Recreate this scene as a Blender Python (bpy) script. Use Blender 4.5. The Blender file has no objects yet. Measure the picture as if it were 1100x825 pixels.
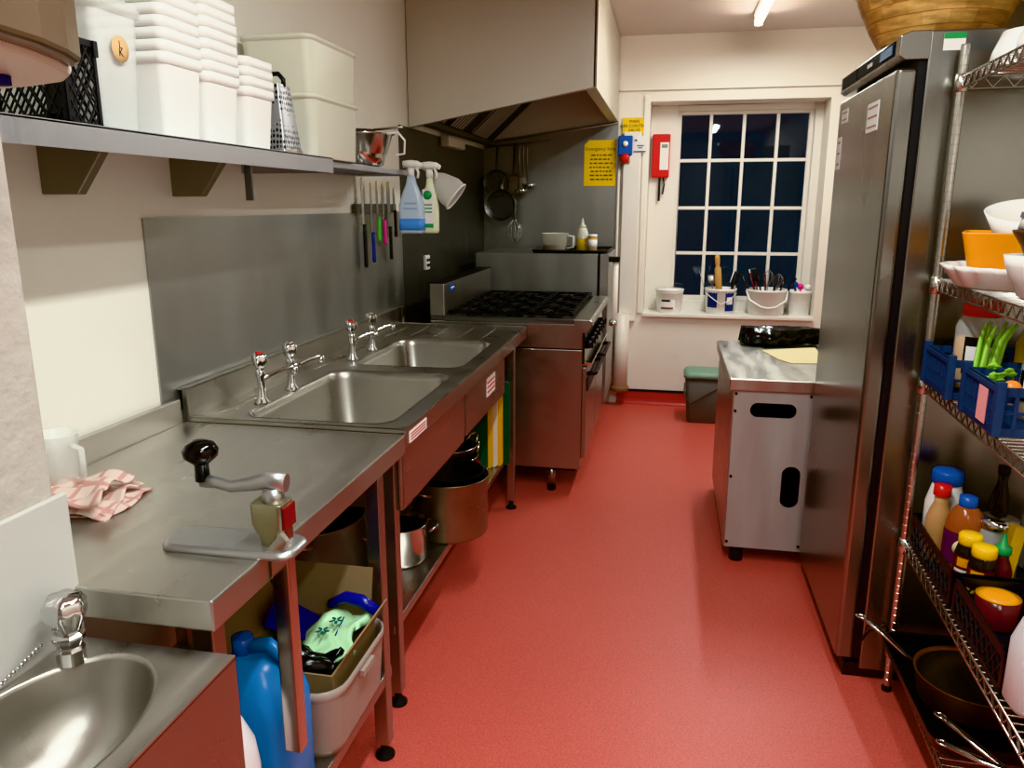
import bpy, bmesh, math, random
from mathutils import Vector, Matrix
from mathutils.geometry import tessellate_polygon
random.seed(7)
PI = math.pi
SC = bpy.context.scene
COL = SC.collection

# ------------------------------------------------------------------ mesh kit
def V(*a): return Vector(a)
OFF = {}

class MB:
    def __init__(s):
        s.v = []; s.f = []; s.sm = []; s.mi = []; s.cur = 0; s.M = None
    def add(s, verts, faces, smooth=False, M=None):
        b = len(s.v)
        for p in verts:
            p = Vector(p)
            if M is not None: p = M @ p
            if s.M is not None: p = s.M @ p
            s.v.append(p)
        for f in faces:
            s.f.append([b+i for i in f]); s.sm.append(smooth); s.mi.append(s.cur)
        return s
    def box(s, x0, x1, y0, y1, z0, z1, M=None):
        vs = [(x0,y0,z0),(x1,y0,z0),(x1,y1,z0),(x0,y1,z0),(x0,y0,z1),(x1,y0,z1),(x1,y1,z1),(x0,y1,z1)]
        return s.add(vs, [(0,3,2,1),(4,5,6,7),(0,1,5,4),(1,2,6,5),(2,3,7,6),(3,0,4,7)], False, M)
    def loft(s, loops, cap0=True, cap1=True, smooth=True, closed=True, M=None):
        n = len(loops[0]); vs = [p for l in loops for p in l]; fs = []
        for i in range(len(loops)-1):
            for j in range(n if closed else n-1):
                k = (j+1) % n
                fs.append((i*n+j, i*n+k, (i+1)*n+k, (i+1)*n+j))
        s.add(vs, fs, smooth, M)
        caps_v = []
        if cap0: s.add(loops[0], [tuple(reversed(range(n)))], False, M)
        if cap1: s.add(loops[-1], [tuple(range(n))], False, M)
        return s
    def lathe(s, prof, c=(0,0,0), seg=24, M=None, smooth=True, sx=1, sy=1, wob=None, caps=True):
        loops = []
        for (r, z) in prof:
            l = []
            for i in range(seg):
                a = 2*PI*i/seg
                rr = r * (wob(a, z) if wob else 1)
                l.append(Vector((c[0]+rr*sx*math.cos(a), c[1]+rr*sy*math.sin(a), c[2]+z)))
            loops.append(l)
        return s.loft(loops, caps and prof[0][0] > 1e-5, caps and prof[-1][0] > 1e-5, smooth, True, M)
    def cyl(s, p0, p1, r0, r1=None, seg=16, smooth=True, M=None):
        p0 = Vector(p0); p1 = Vector(p1); r1 = r0 if r1 is None else r1
        d = (p1-p0).normalized(); a = d.orthogonal().normalized(); b = d.cross(a)
        L = [[p + (a*math.cos(2*PI*i/seg) + b*math.sin(2*PI*i/seg))*r for i in range(seg)] for p, r in ((p0,r0),(p1,r1))]
        return s.loft(L, True, True, smooth, True, M)
    def tube(s, pts, r, seg=8, closed=False, smooth=True, M=None, flat=1.0, up=None):
        pts = [Vector(p) for p in pts]; n = len(pts); L = []
        prev = None
        for i, p in enumerate(pts):
            if closed: t = pts[(i+1) % n] - pts[i-1]
            else: t = pts[min(i+1, n-1)] - pts[max(i-1, 0)]
            t.normalize()
            if prev is None:
                a = t.cross(Vector(up)) if up else t.orthogonal()
                a.normalize()
            else:
                a = prev - t*prev.dot(t); a.normalize()
            prev = a; b = t.cross(a)
            rr = r[i] if isinstance(r, (list, tuple)) else r
            L.append([p + a*math.cos(2*PI*k/seg)*rr + b*math.sin(2*PI*k/seg)*rr*flat for k in range(seg)])
        if closed: L.append(L[0]); return s.loft(L, False, False, smooth, True, M)
        return s.loft(L, True, True, smooth, True, M)
    def prism(s, poly, h, M=None, smooth=False):          # 2-D polygon in XY extruded 0..h along Z
        n = len(poly)
        vs = [(x,y,0) for x,y in poly] + [(x,y,h) for x,y in poly]
        fs = [tuple(reversed(range(n))), tuple(range(n,2*n))]
        s.add(vs, fs, False, M)
        s.add(vs, [(i,(i+1)%n,n+(i+1)%n,n+i) for i in range(n)], smooth, M)
        return s
    def holed(s, outer, holes, h, M=None, walls=True):     # plate with holes in XY, 0..h
        allp = [p for l in [outer]+holes for p in l]
        tri = tessellate_polygon([[Vector((x,y,0)) for x,y in l] for l in [outer]+holes])
        n = len(allp)
        s.add([(x,y,h) for x,y in allp], [tuple(t) for t in tri], False, M)
        s.add([(x,y,0) for x,y in allp], [tuple(reversed(t)) for t in tri], False, M)
        if walls:
            for l in [outer]+holes:
                m = len(l)
                s.add([(x,y,0) for x,y in l]+[(x,y,h) for x,y in l], [(i,(i+1)%m,m+(i+1)%m,m+i) for i in range(m)], False, M)
        return s
    def sphere(s, c, r, seg=14, rings=8, sz=1.0, M=None):
        prof = [(max(1e-6, r*math.sin(PI*i/rings)), -r*sz*math.cos(PI*i/rings)) for i in range(rings+1)]
        return s.lathe(prof, c, seg, M)
    def vessel(s, secs, t, c=(0,0,0), M=None, n=5, lip=None):  # open rounded-rect container; secs=(w,d,r,z)
        ex = [secs[0]]                                       # support loops keep the shading of tall sides flat
        for a, b in zip(secs, secs[1:]):
            if b[3]-a[3] > .03:
                for f in (.004/(b[3]-a[3]), 1-.004/(b[3]-a[3])): ex.append(tuple(p+(q-p)*f for p, q in zip(a, b)))
            ex.append(b)
        secs = ex
        out = [rrect(c[0], c[1], w, d, r, c[2]+z, n) for (w,d,r,z) in secs]
        inn = [rrect(c[0], c[1], w-2*t, d-2*t, max(r-t,.002), c[2]+max(z, secs[0][3]+t), n) for (w,d,r,z) in reversed(secs)]
        return s.loft(out+inn, True, True, True, True, M)
    def bowl(s, prof, t, c=(0,0,0), seg=32, M=None, sx=1, sy=1, wob=None):   # open lathe with wall thickness
        inner = [(max(r-t, .001), max(z, prof[0][1]+t)) for r, z in reversed(prof)]
        return s.lathe(prof+inner, c, seg, M, True, sx, sy, wob)
    def build(s, name, mats, parent=None, bevel=0, seg=2, subsurf=0, loc=None, fix=True):
        me = bpy.data.meshes.new(name)
        off = OFF.get(parent.name, Vector((0,0,0))) if parent else Vector((0,0,0))
        if parent is None:
            if loc is None:
                xs = [p.x for p in s.v]; ys = [p.y for p in s.v]; zs = [p.z for p in s.v]
                loc = Vector(((min(xs)+max(xs))/2, (min(ys)+max(ys))/2, min(zs)))
            off = Vector(loc)
        me.from_pydata([tuple(p-off) for p in s.v], [], s.f)
        if not isinstance(mats, (list, tuple)): mats = [mats]
        for m in mats: me.materials.append(m)
        me.polygons.foreach_set('use_smooth', s.sm)
        me.polygons.foreach_set('material_index', s.mi)
        bm = bmesh.new(); bm.from_mesh(me)
        bmesh.ops.remove_doubles(bm, verts=bm.verts, dist=1e-5)
        bmesh.ops.recalc_face_normals(bm, faces=bm.faces)
        bm.to_mesh(me); bm.free(); me.update()
        o = bpy.data.objects.new(name, me); COL.objects.link(o)
        if parent is not None: o.parent = parent; OFF[o.name] = off
        else: o.location = off; OFF[o.name] = off
        if bevel:
            b = o.modifiers.new('Bevel', 'BEVEL'); b.width = bevel; b.segments = seg; b.limit_method = 'ANGLE'; b.angle_limit = math.radians(40)
        if subsurf:
            b = o.modifiers.new('Subsurf', 'SUBSURF'); b.levels = subsurf; b.render_levels = subsurf
        return o

def rrect(cx, cy, w, d, r, z, n=5):
    r = min(r, w/2-1e-4, d/2-1e-4); pts = []
    for (sx, sy, a0) in ((1,1,0),(-1,1,PI/2),(-1,-1,PI),(1,-1,1.5*PI)):
        for i in range(n+1):
            a = a0 + PI/2*i/n
            pts.append(Vector((cx+sx*(w/2-r)+r*math.cos(a), cy+sy*(d/2-r)+r*math.sin(a), z)))
    return pts
def rr2(cx, cy, w, d, r, n=5): return [(p.x, p.y) for p in rrect(cx, cy, w, d, r, 0, n)]
def ring2(cx, cy, rx, ry, n=40): return [(cx+rx*math.cos(2*PI*i/n), cy+ry*math.sin(2*PI*i/n)) for i in range(n)]

def tag(o, label=None, cat=None, group=None, kind=None):
    if label: o['label'] = label
    if cat: o['category'] = cat
    if group: o['group'] = group
    if kind: o['kind'] = kind
    return o
def thing(name, label, cat, loc=(0,0,0), rz=0, group=None, local=False):
    o = bpy.data.objects.new(name, None); COL.objects.link(o)
    o.empty_display_size = .05
    o.location = loc; o.rotation_euler = (0,0,rz)
    OFF[o.name] = Vector((0,0,0)) if local else Vector(loc)
    return tag(o, label, cat, group)
def dup(root, loc=None, rz=None, label=None, scale=None):
    r = root.copy(); COL.objects.link(r)
    if loc is not None: r.location = loc
    if rz is not None: r.rotation_euler = (0,0,rz)
    if scale is not None: r.scale = scale
    if label: r['label'] = label
    for ch in list(root.children):
        c = ch.copy(); COL.objects.link(c); c.parent = r
        for g in list(ch.children):
            d = g.copy(); COL.objects.link(d); d.parent = c
    return r
def struct(name, mb, m, **k): return tag(mb.build(name, m, **k), kind='structure')

def frame(o, x, y):      # matrix: local x -> x, local y -> y, z -> x cross y, origin o
    x = Vector(x).normalized(); y = Vector(y).normalized(); z = x.cross(y)
    M = Matrix((x, y, z)).transposed().to_4x4(); M.translation = Vector(o); return M
def lettering(parent, text, size, o, x, y, m, align='CENTER', name='lettering', sp=1.0):
    cu = bpy.data.curves.new(name, 'FONT'); cu.body = text; cu.size = size; cu.align_x = align; cu.align_y = 'CENTER'
    cu.extrude = .0004; cu.resolution_u = 2; cu.space_line = sp
    ob = bpy.data.objects.new(name, cu)
    me = bpy.data.meshes.new_from_object(ob)
    bpy.data.objects.remove(ob); bpy.data.curves.remove(cu)
    off = OFF.get(parent.name, Vector((0,0,0)))
    me.transform(Matrix.Translation(-off) @ frame(o, x, y)); me.materials.clear(); me.materials.append(m)
    me.name = name
    t = bpy.data.objects.new(name, me); COL.objects.link(t); t.parent = parent; OFF[t.name] = off
    return t

# ------------------------------------------------------------------ materials
def nodes(name):
    m = bpy.data.materials.new(name); m.use_nodes = True
    nt = m.node_tree; b = nt.nodes['Principled BSDF']
    return m, nt, b
def srgb(c):
    if isinstance(c, str):
        c = [int(c[i:i+2], 16)/255 for i in (0,2,4)]
    return tuple((x/12.92 if x <= .04045 else ((x+.055)/1.055)**2.4) for x in c)
def mat(name, col, rough=.5, metal=0, var=0.0, vs=6, bump=0, bs=40, trans=0, ior=1.45, alpha=1, stretch=(1,1,1), rv=0.0, spec=None, emit=0, sss=0):
    m, nt, b = nodes(name); c = srgb(col)
    b.inputs['Base Color'].default_value = (*c, 1); b.inputs['Roughness'].default_value = rough; b.inputs['Metallic'].default_value = metal
    b.inputs['IOR'].default_value = ior; b.inputs['Alpha'].default_value = alpha
    b.inputs['Transmission Weight'].default_value = trans
    if spec is not None: b.inputs['Specular IOR Level'].default_value = spec
    if sss: b.inputs['Subsurface Weight'].default_value = sss; b.inputs['Subsurface Radius'].default_value = (.05,.05,.05); b.inputs['Subsurface Scale'].default_value = 1
    if emit: b.inputs['Emission Color'].default_value = (*c, 1); b.inputs['Emission Strength'].default_value = emit
    tc = nt.nodes.new('ShaderNodeTexCoord'); mp = nt.nodes.new('ShaderNodeMapping'); mp.inputs['Scale'].default_value = stretch
    nt.links.new(tc.outputs['Object'], mp.inputs['Vector'])
    nz = nt.nodes.new('ShaderNodeTexNoise'); nz.inputs['Scale'].default_value = vs; nz.inputs['Detail'].default_value = 5
    nt.links.new(mp.outputs['Vector'], nz.inputs['Vector'])
    v = var or .03
    mx = nt.nodes.new('ShaderNodeMix'); mx.data_type = 'RGBA'
    mx.inputs[6].default_value = (*[x*(1-v) for x in c], 1); mx.inputs[7].default_value = (*[min(1, x*(1+v)) for x in c], 1)
    nt.links.new(nz.outputs['Fac'], mx.inputs[0]); nt.links.new(mx.outputs[2], b.inputs['Base Color'])
    if rv:
        mr = nt.nodes.new('ShaderNodeMapRange'); mr.inputs[1].default_value = .3; mr.inputs[2].default_value = .7
        mr.inputs[3].default_value = max(0.02, rough-rv); mr.inputs[4].default_value = min(1, rough+rv)
        nt.links.new(nz.outputs['Fac'], mr.inputs[0]); nt.links.new(mr.outputs[0], b.inputs['Roughness'])
    if bump:
        n2 = nt.nodes.new('ShaderNodeTexNoise'); n2.inputs['Scale'].default_value = bs; n2.inputs['Detail'].default_value = 4
        nt.links.new(mp.outputs['Vector'], n2.inputs['Vector'])
        bp = nt.nodes.new('ShaderNodeBump'); bp.inputs['Strength'].default_value = bump; bp.inputs['Distance'].default_value = .01
        nt.links.new(n2.outputs['Fac'], bp.inputs['Height']); nt.links.new(bp.outputs['Normal'], b.inputs['Normal'])
    return m
def steel(name, col='b4b1aa', rough=.33, stretch=(1,1,40), rv=.08, bump=.04, var=.06, vs=3, met=.85):
    return mat(name, col, rough, met, var, vs, bump, 12, stretch=stretch, rv=rv)

M = {}
M['rear'] = mat('dim_rear_wall', '7d756b', .7, var=.05)
M['wall'] = mat('cream_painted_wall', 'ebe6da', .6, var=.05, vs=2, bump=.25, bs=9)
M['plaster'] = mat('rough_plaster', 'b3aba2', .85, var=.08, vs=5, bump=.5, bs=30)  # greyed: the weak grazing light on this wall is put into the colour
M['back_wall'] = mat('cream_back_wall', 'ece5d8', .55, var=.05, vs=3, bump=.18, bs=10)
M['ceil'] = mat('ceiling_paint', 'd9cdc4', .8, var=.03, vs=2)
M['gloss'] = mat('cream_gloss_paint', 'efe9de', .35, var=.03, vs=4, bump=.06, bs=14)
M['tile'] = mat('white_tile_panel', 'bdbab3', .3, var=.03)  # white panel darkened in its colour to stand for weak grazing light
M['skirt'] = mat('red_vinyl_cove', 'b23a35', .4, var=.06)
M['black'] = mat('black_plastic', '17171a', .45, var=.1)
M['blackg'] = mat('glossy_black', '0a0a0b', .12, var=.1)
M['iron'] = mat('cast_iron', '1b1b1d', .5, .3, var=.3, vs=20, bump=.2)
M['dark'] = mat('dark_void', '0b0a0a', .8)
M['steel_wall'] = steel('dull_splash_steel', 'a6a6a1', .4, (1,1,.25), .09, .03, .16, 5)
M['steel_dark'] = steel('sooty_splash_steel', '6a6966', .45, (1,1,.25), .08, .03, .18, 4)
M['steel_top'] = steel('worktop_steel', 'c4c0b8', .36, (6,1,1), .1, .03, .1, 3, .95)
M['steel'] = steel('brushed_steel', 'a8a49e', .32, (3,3,3), .05, .015, .06, 3, .96)
M['steel_y'] = steel('brushed_steel_long', 'a8a49e', .3, (4,1,4), .05, .015, .06, 3, .96)
M['steel_sink'] = steel('sink_steel', 'b0aca4', .33, (3,3,1), .08, .02, met=.94)
M['steel_hood'] = steel('hood_steel', 'd6d0c4', .5, (1,1,.6), .08, .02, .07, 3)
M['steel_fridge'] = steel('fridge_steel', '989690', .27, (1,1,.3), .03, 0, .04, 2, .97)
M['steel_cab'] = mat('dull_galvanised_panel', 'b8b2ad', .5, .45, var=.14, vs=18, bump=.05, bs=60, stretch=(1,1,.15), rv=.1)
M['shelf'] = steel('shelf_steel', 'b4b4b8', .38, (1,20,1))
M['chrome'] = mat('chrome', 'd8d8d8', .08, 1)
M['polish'] = mat('polished_steel', 'c9c6c0', .14, 1, var=.05)
M['wire'] = mat('chrome_wire', 'd0cdc6', .25, 1, var=.08)
M['alu'] = mat('cast_aluminium', 'b9b9b8', .35, .9, var=.06, bump=.1)
M['white'] = mat('white_plastic', 'f1efe9', .35, var=.02)
M['tub'] = mat('white_tub_plastic', 'f7f5ef', .35, var=.02)
M['cream'] = mat('ivory_plastic', 'd9cfbf', .3, var=.04)
M['clear'] = mat('frosted_clear_plastic', 'f6f7f2', .22, alpha=.32)
M['frost'] = mat('frosted_polythene', 'f0eedc', .35, alpha=.66)
M['glass'] = mat('clear_glass', 'ffffff', .02, trans=1, ior=1.45)
M['pane'] = mat('window_glass', 'dfe8f0', .02, trans=1, ior=1.5)
M['red'] = mat('red_plastic', 'c9231f', .3)
M['crimson'] = mat('crimson_enamel', 'b3222c', .25)
M['blue'] = mat('blue_plastic', '1e54a8', .35)
M['royal'] = mat('royal_blue_plastic', '1a1d86', .25)
M['sky'] = mat('sky_blue_polythene', '2684cf', .3, trans=.08)
M['navy'] = mat('navy_crate_plastic', '2c4167', .4, var=.1)
M['yellow'] = mat('yellow_plastic', 'f2bf18', .35)
M['sign'] = mat('yellow_sign_card', 'f0c419', .5, var=.03)
M['green'] = mat('green_plastic', '2f9a52', .35)
M['green_lid'] = mat('sage_green_plastic', '7b9c88', .45)
M['bin'] = mat('brown_grey_bin_plastic', '5a5049', .5, var=.06)
M['orange'] = mat('orange_glazed_ceramic', 'f09a12', .25, var=.05)
M['ceramic'] = mat('white_ceramic', 'f0ece6', .2, var=.02)
M['stone'] = mat('brown_stoneware', '5b4336', .35, var=.25, vs=12)
M['wood'] = mat('turned_pale_wood', 'c99a5c', .5, var=.2, vs=4, stretch=(8,8,1))
M['card'] = mat('corrugated_cardboard', '8c775a', .85, var=.1, vs=10)
M['paper'] = mat('cream_paper', 'efdfae', .7)
M['ink'] = mat('dark_ink', '22201e', .7)
M['inkb'] = mat('navy_ink', '1c2c6a', .6)
M['label'] = mat('white_paper_label', 'efeae4', .6)
M['pinklab'] = mat('pink_paper_label', 'f1a3a3', .6)
M['nonstick'] = mat('black_nonstick', '141313', .35, .2, var=.2)
M['pan_out'] = mat('scorched_pan_steel', '8d7f70', .35, .9, var=.6, vs=10, rv=.12)
M['pan_in'] = mat('worn_pan_interior', '4a4038', .4, .7, var=.35, vs=9)
M['copper'] = mat('browned_pan_side', '8a4a26', .35, .6, var=.4, vs=8)
M['teal_film'] = mat('pale_green_film', 'b9e6b4', .35, var=.06)
M['blackbag'] = mat('black_bin_liner', '0d0d0e', .2, var=.1, bump=.5, bs=14)
M['greytub'] = mat('grey_translucent_plastic', 'a8978e', .3, alpha=.9)
M['jer_white'] = mat('white_polythene', 'ece9ea', .35, trans=.1)
M['oil'] = mat('yellow_oil', 'c9a21c', .1, alpha=.85)
M['amber'] = mat('amber_sauce', 'a8562a', .2, trans=.2)
M['darkred'] = mat('dark_red_sauce', '5a1a1e', .2)
M['brown'] = mat('dark_brown_glass', '1d120c', .1)
M['beige'] = mat('beige_dressing', 'c59a6a', .3)
M['purple'] = mat('purple_label', '5b2347', .4)
M['celery'] = mat('celery_green', '8cbc45', .45, var=.3, vs=9, stretch=(20,20,1))
M['bluewater'] = mat('blue_cleaning_fluid', '5b9bea', .15)
M['palebottle'] = mat('pale_blue_translucent', 'd2e4f5', .25, alpha=.8)
M['lemonbottle'] = mat('pale_lime_plastic', 'e6eecb', .3, alpha=.92)
M['mesh'] = mat('white_mesh', 'e8e6df', .6, alpha=.5)
M['pink'] = mat('pink_plastic', 'ef3f8f', .35)
M['lime'] = mat('lime_plastic', '57c24a', .35)
M['navyh'] = mat('dark_blue_handle', '1c2f7c', .35)
M['brass'] = mat('tarnished_brass', 'a8a388', .35, .9, var=.2)
M['pipe'] = mat('white_painted_pipe', 'e2d9cc', .35, var=.04)
M['rust'] = mat('rusty_collar', '8a6a4a', .6, var=.4, vs=20)
M['spice'] = mat('ground_spice', 'c48f45', .8, var=.2, vs=30)
M['screen'] = mat('blue_grey_display', '14181d', .5, spec=.1)
M['disp_blue'] = mat('blue_display_patch', '4d7dab', .25)
M['tubelight'] = mat('lit_tube', 'fff6ea', .5, emit=18)
M['rubber'] = mat('black_rubber', '101010', .7)
M['boardg'] = mat('green_chopping_board', '1f4a32', .5)
M['boardy'] = mat('yellow_chopping_board', 'e0a81c', .5)
M['boardw'] = mat('cream_chopping_board', 'e4dcc0', .5)

def floor_mat():
    m, nt, b = nodes('speckled_red_safety_vinyl')
    tc = nt.nodes.new('ShaderNodeTexCoord')
    n1 = nt.nodes.new('ShaderNodeTexNoise'); n1.inputs['Scale'].default_value = 1.6; n1.inputs['Detail'].default_value = 4
    n2 = nt.nodes.new('ShaderNodeTexNoise'); n2.inputs['Scale'].default_value = 230; n2.inputs['Detail'].default_value = 2
    for n in (n1, n2): nt.links.new(tc.outputs['Object'], n.inputs['Vector'])
    a = nt.nodes.new('ShaderNodeMix'); a.data_type = 'RGBA'
    a.inputs[6].default_value = (*srgb('cc5f55'), 1); a.inputs[7].default_value = (*srgb('d66a5f'), 1)
    nt.links.new(n1.outputs['Fac'], a.inputs[0])
    r = nt.nodes.new('ShaderNodeValToRGB'); r.color_ramp.elements[0].position = .3; r.color_ramp.elements[1].position = .72
    r.color_ramp.elements[0].color = (.72,.72,.72,1); r.color_ramp.elements[1].color = (1.15,1.15,1.15,1)
    nt.links.new(n2.outputs['Fac'], r.inputs['Fac'])
    mu = nt.nodes.new('ShaderNodeMix'); mu.data_type = 'RGBA'; mu.blend_type = 'MULTIPLY'; mu.inputs[0].default_value = 1
    nt.links.new(a.outputs[2], mu.inputs[6]); nt.links.new(r.outputs['Color'], mu.inputs[7]); nt.links.new(mu.outputs[2], b.inputs['Base Color'])
    bp = nt.nodes.new('ShaderNodeBump'); bp.inputs['Strength'].default_value = .25; bp.inputs['Distance'].default_value = .003
    nt.links.new(n2.outputs['Fac'], bp.inputs['Height']); nt.links.new(bp.outputs['Normal'], b.inputs['Normal'])
    b.inputs['Roughness'].default_value = .42
    return m
M['floor'] = floor_mat()
def stave_mat():      # bowl built of many wooden blocks in rings
    m, nt, b = nodes('block_wood_staves')
    tc = nt.nodes.new('ShaderNodeTexCoord'); sep = nt.nodes.new('ShaderNodeSeparateXYZ'); nt.links.new(tc.outputs['Object'], sep.inputs[0])
    at = nt.nodes.new('ShaderNodeMath'); at.operation = 'ARCTAN2'; nt.links.new(sep.outputs['Y'], at.inputs[0]); nt.links.new(sep.outputs['X'], at.inputs[1])
    cb = nt.nodes.new('ShaderNodeCombineXYZ'); nt.links.new(at.outputs[0], cb.inputs['X']); nt.links.new(sep.outputs['Z'], cb.inputs['Y'])
    br = nt.nodes.new('ShaderNodeTexBrick'); br.inputs['Scale'].default_value = 1; br.inputs['Brick Width'].default_value = .42; br.inputs['Row Height'].default_value = .033
    br.inputs['Color1'].default_value = (*srgb('dcb071'), 1); br.inputs['Color2'].default_value = (*srgb('b5824c'), 1); br.inputs['Mortar'].default_value = (*srgb('946236'), 1)
    br.inputs['Mortar Size'].default_value = .001; nt.links.new(cb.outputs[0], br.inputs['Vector'])
    nz = nt.nodes.new('ShaderNodeTexNoise'); nz.inputs['Scale'].default_value = 9; nz.inputs['Detail'].default_value = 8
    mp = nt.nodes.new('ShaderNodeMapping'); mp.inputs['Scale'].default_value = (1.5,1.5,7); nt.links.new(tc.outputs['Object'], mp.inputs[0]); nt.links.new(mp.outputs[0], nz.inputs['Vector'])
    rp = nt.nodes.new('ShaderNodeValToRGB'); rp.color_ramp.elements[0].position = .3; rp.color_ramp.elements[1].position = .7
    rp.color_ramp.elements[0].color = (.55,.5,.45,1); rp.color_ramp.elements[1].color = (1.25,1.2,1.1,1); nt.links.new(nz.outputs['Fac'], rp.inputs[0])
    mu = nt.nodes.new('ShaderNodeMix'); mu.data_type = 'RGBA'; mu.blend_type = 'MULTIPLY'; mu.inputs[0].default_value = 1
    nt.links.new(br.outputs['Color'], mu.inputs[6]); nt.links.new(rp.outputs['Color'], mu.inputs[7]); nt.links.new(mu.outputs[2], b.inputs['Base Color'])
    b.inputs['Roughness'].default_value = .4
    return m
M['stave'] = stave_mat()
def grater_mat():
    m, nt, b = nodes('punched_grater_steel')
    tc = nt.nodes.new('ShaderNodeTexCoord'); mp = nt.nodes.new('ShaderNodeMapping'); mp.inputs['Scale'].default_value = (1,1,.7); nt.links.new(tc.outputs['Object'], mp.inputs[0])
    vo = nt.nodes.new('ShaderNodeTexVoronoi'); vo.inputs['Scale'].default_value = 90; vo.inputs['Randomness'].default_value = .25; nt.links.new(mp.outputs[0], vo.inputs['Vector'])
    rp = nt.nodes.new('ShaderNodeValToRGB'); rp.color_ramp.elements[0].position = .28; rp.color_ramp.elements[1].position = .42
    rp.color_ramp.elements[0].color = (.02,.02,.02,1); rp.color_ramp.elements[1].color = (.42,.42,.43,1)
    nt.links.new(vo.outputs['Distance'], rp.inputs[0]); nt.links.new(rp.outputs[0], b.inputs['Base Color'])
    b.inputs['Metallic'].default_value = .7; b.inputs['Roughness'].default_value = .4
    return m
M['grater'] = grater_mat()
def cloth_mat():
    m, nt, b = nodes('checked_tea_towel')
    tc = nt.nodes.new('ShaderNodeTexCoord')
    ck = nt.nodes.new('ShaderNodeTexBrick'); ck.inputs['Scale'].default_value = 9; ck.offset = 0
    ck.inputs['Brick Width'].default_value = .4; ck.inputs['Row Height'].default_value = .4; ck.inputs['Mortar Size'].default_value = .05
    ck.inputs['Color1'].default_value = (*srgb('d9c4b8'), 1); ck.inputs['Color2'].default_value = (*srgb('cdb3a6'), 1); ck.inputs['Mortar'].default_value = (*srgb('c3938a'), 1)
    nt.links.new(tc.outputs['Object'], ck.inputs['Vector']); nt.links.new(ck.outputs['Color'], b.inputs['Base Color']); b.inputs['Roughness'].default_value = .9
    return m
M['cloth'] = cloth_mat()
def filter_mat():
    m, nt, b = nodes('ribbed_grease_filter')
    tc = nt.nodes.new('ShaderNodeTexCoord')
    w = nt.nodes.new('ShaderNodeTexWave'); w.bands_direction = 'Y'; w.inputs['Scale'].default_value = 5.5; nt.links.new(tc.outputs['Object'], w.inputs['Vector'])
    rp = nt.nodes.new('ShaderNodeValToRGB'); rp.color_ramp.elements[0].color = (.03,.03,.03,1); rp.color_ramp.elements[1].color = (.75,.72,.66,1)
    nt.links.new(w.outputs['Fac'], rp.inputs[0]); nt.links.new(rp.outputs[0], b.inputs['Base Color']); b.inputs['Metallic'].default_value = .5; b.inputs['Roughness'].default_value = .45
    return m
M['filter'] = filter_mat()
# ------------------------------------------------------------------ the room
XL, XR, YB, YF, ZC = -1.43, 1.47, 6.0, -1.5, 2.71
struct('floor', MB().box(XL-.1, XR+.1, YF-.1, YB+.4, -.06, 0), M['floor'])
struct('ceiling', MB().box(XL-.1, XR+.1, YF-.1, YB+.4, ZC, ZC+.06), M['ceil'])
struct('wall_left', MB().box(XL-.1, XL, YF-.1, YB+.4, 0, ZC), M['wall'])
struct('wall_right', MB().box(XR, XR+.1, YF-.1, YB+.4, 0, ZC), M['wall'])
struct('wall_front', MB().box(XL-.1, XR+.1, YF-.1, YF, 0, ZC), M['rear'])
wb = MB().holed([(XL,0),(XR,0),(XR,ZC),(XL,ZC)], [[(-.178,.72),(1.06,.72),(1.06,2.26),(-.178,2.26)]], .4, frame((0,6.4,0),(1,0,0),(0,0,1)))
struct('wall_back', wb, M['back_wall'])
struct('wall_near', MB().box(XL, -.98, YF, 1.032, 0, ZC), M['plaster'], bevel=.008)
# rendered panel behind the hand basin
struct('trim_5', MB().box(-.98, -.968, .2, 1.046, .45, 1.067), M['tile'], bevel=.003)
# red coved skirting
pr = [(0,0),(.035,.0),(.02,.006),(.01,.02),(.006,.04),(.006,.1),(0,.1)]
bb = MB().prism(pr, XR+.36, frame((-.36,6.0,0),(0,-1,0),(0,0,1)) @ Matrix.Scale(-1,4,(0,0,1)))
base = struct('baseboard_back', bb, M['skirt'])
MB().box(-.36, XR, 5.99, 6.0, .1, .118).build('capping_strip', M['black'], base)
# window
WY = 6.27; KS = WY/6.13
def wx(x): return x*KS
def wz(z): return 1.535+(z-1.535)*KS
wf = MB()
for x0,x1,z0,z1 in ((-.178,wx(.02),.72,2.26),(wx(.975),1.06,.72,2.26),(wx(.02),wx(.975),wz(2.2),2.26),(wx(.02),wx(.975),.72,wz(.815))): wf.box(x0,x1,WY-.02,WY+.07,z0,z1)
for x0,x1,z0,z1 in ((.02,.05,.815,2.2),(.945,.975,.815,2.2),(.05,.945,2.175,2.2),(.05,.945,.815,.85)): wf.box(wx(x0),wx(x1),WY,WY+.05,wz(z0),wz(z1))
win = struct('window_1', wf, M['gloss'], bevel=.004)
gb = MB()
for x in (.262,.497,.733): gb.box(wx(x-.012),wx(x+.012),WY+.002,WY+.042,wz(.85),wz(2.175))
for z in (1.172,1.508,1.852): gb.box(wx(.05),wx(.945),WY+.004,WY+.04,wz(z-.012),wz(z+.012))
gb.build('glazing_bars', M['gloss'], win, bevel=.003)
MB().box(wx(.045),wx(.95),WY+.02,WY+.024,wz(.845),wz(2.18)).build('pane', M['pane'], win)
# outside: a dark garden wall across the yard
struct('wall_outside', MB().box(-3,5,9.0,9.1,0,3.2), mat('night_garden_wall','4b5763',.9,var=.5,vs=2.2))
struct('trim_1', MB().box(-.177,1.059,5.955,6.249,.699,.7235), M['gloss'], bevel=.004)
struct('trim_2', MB().box(-.4,XR,5.975,6.0,2.335,2.352), M['back_wall'], bevel=.003)
struct('trim_3', MB().box(-.36,-.235,5.955,6.0,.66,2.05), M['gloss'], bevel=.004)
struct('trim_4', MB().box(-.222,-.185,5.985,6.0,.72,2.3), M['gloss'], bevel=.004)

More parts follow.
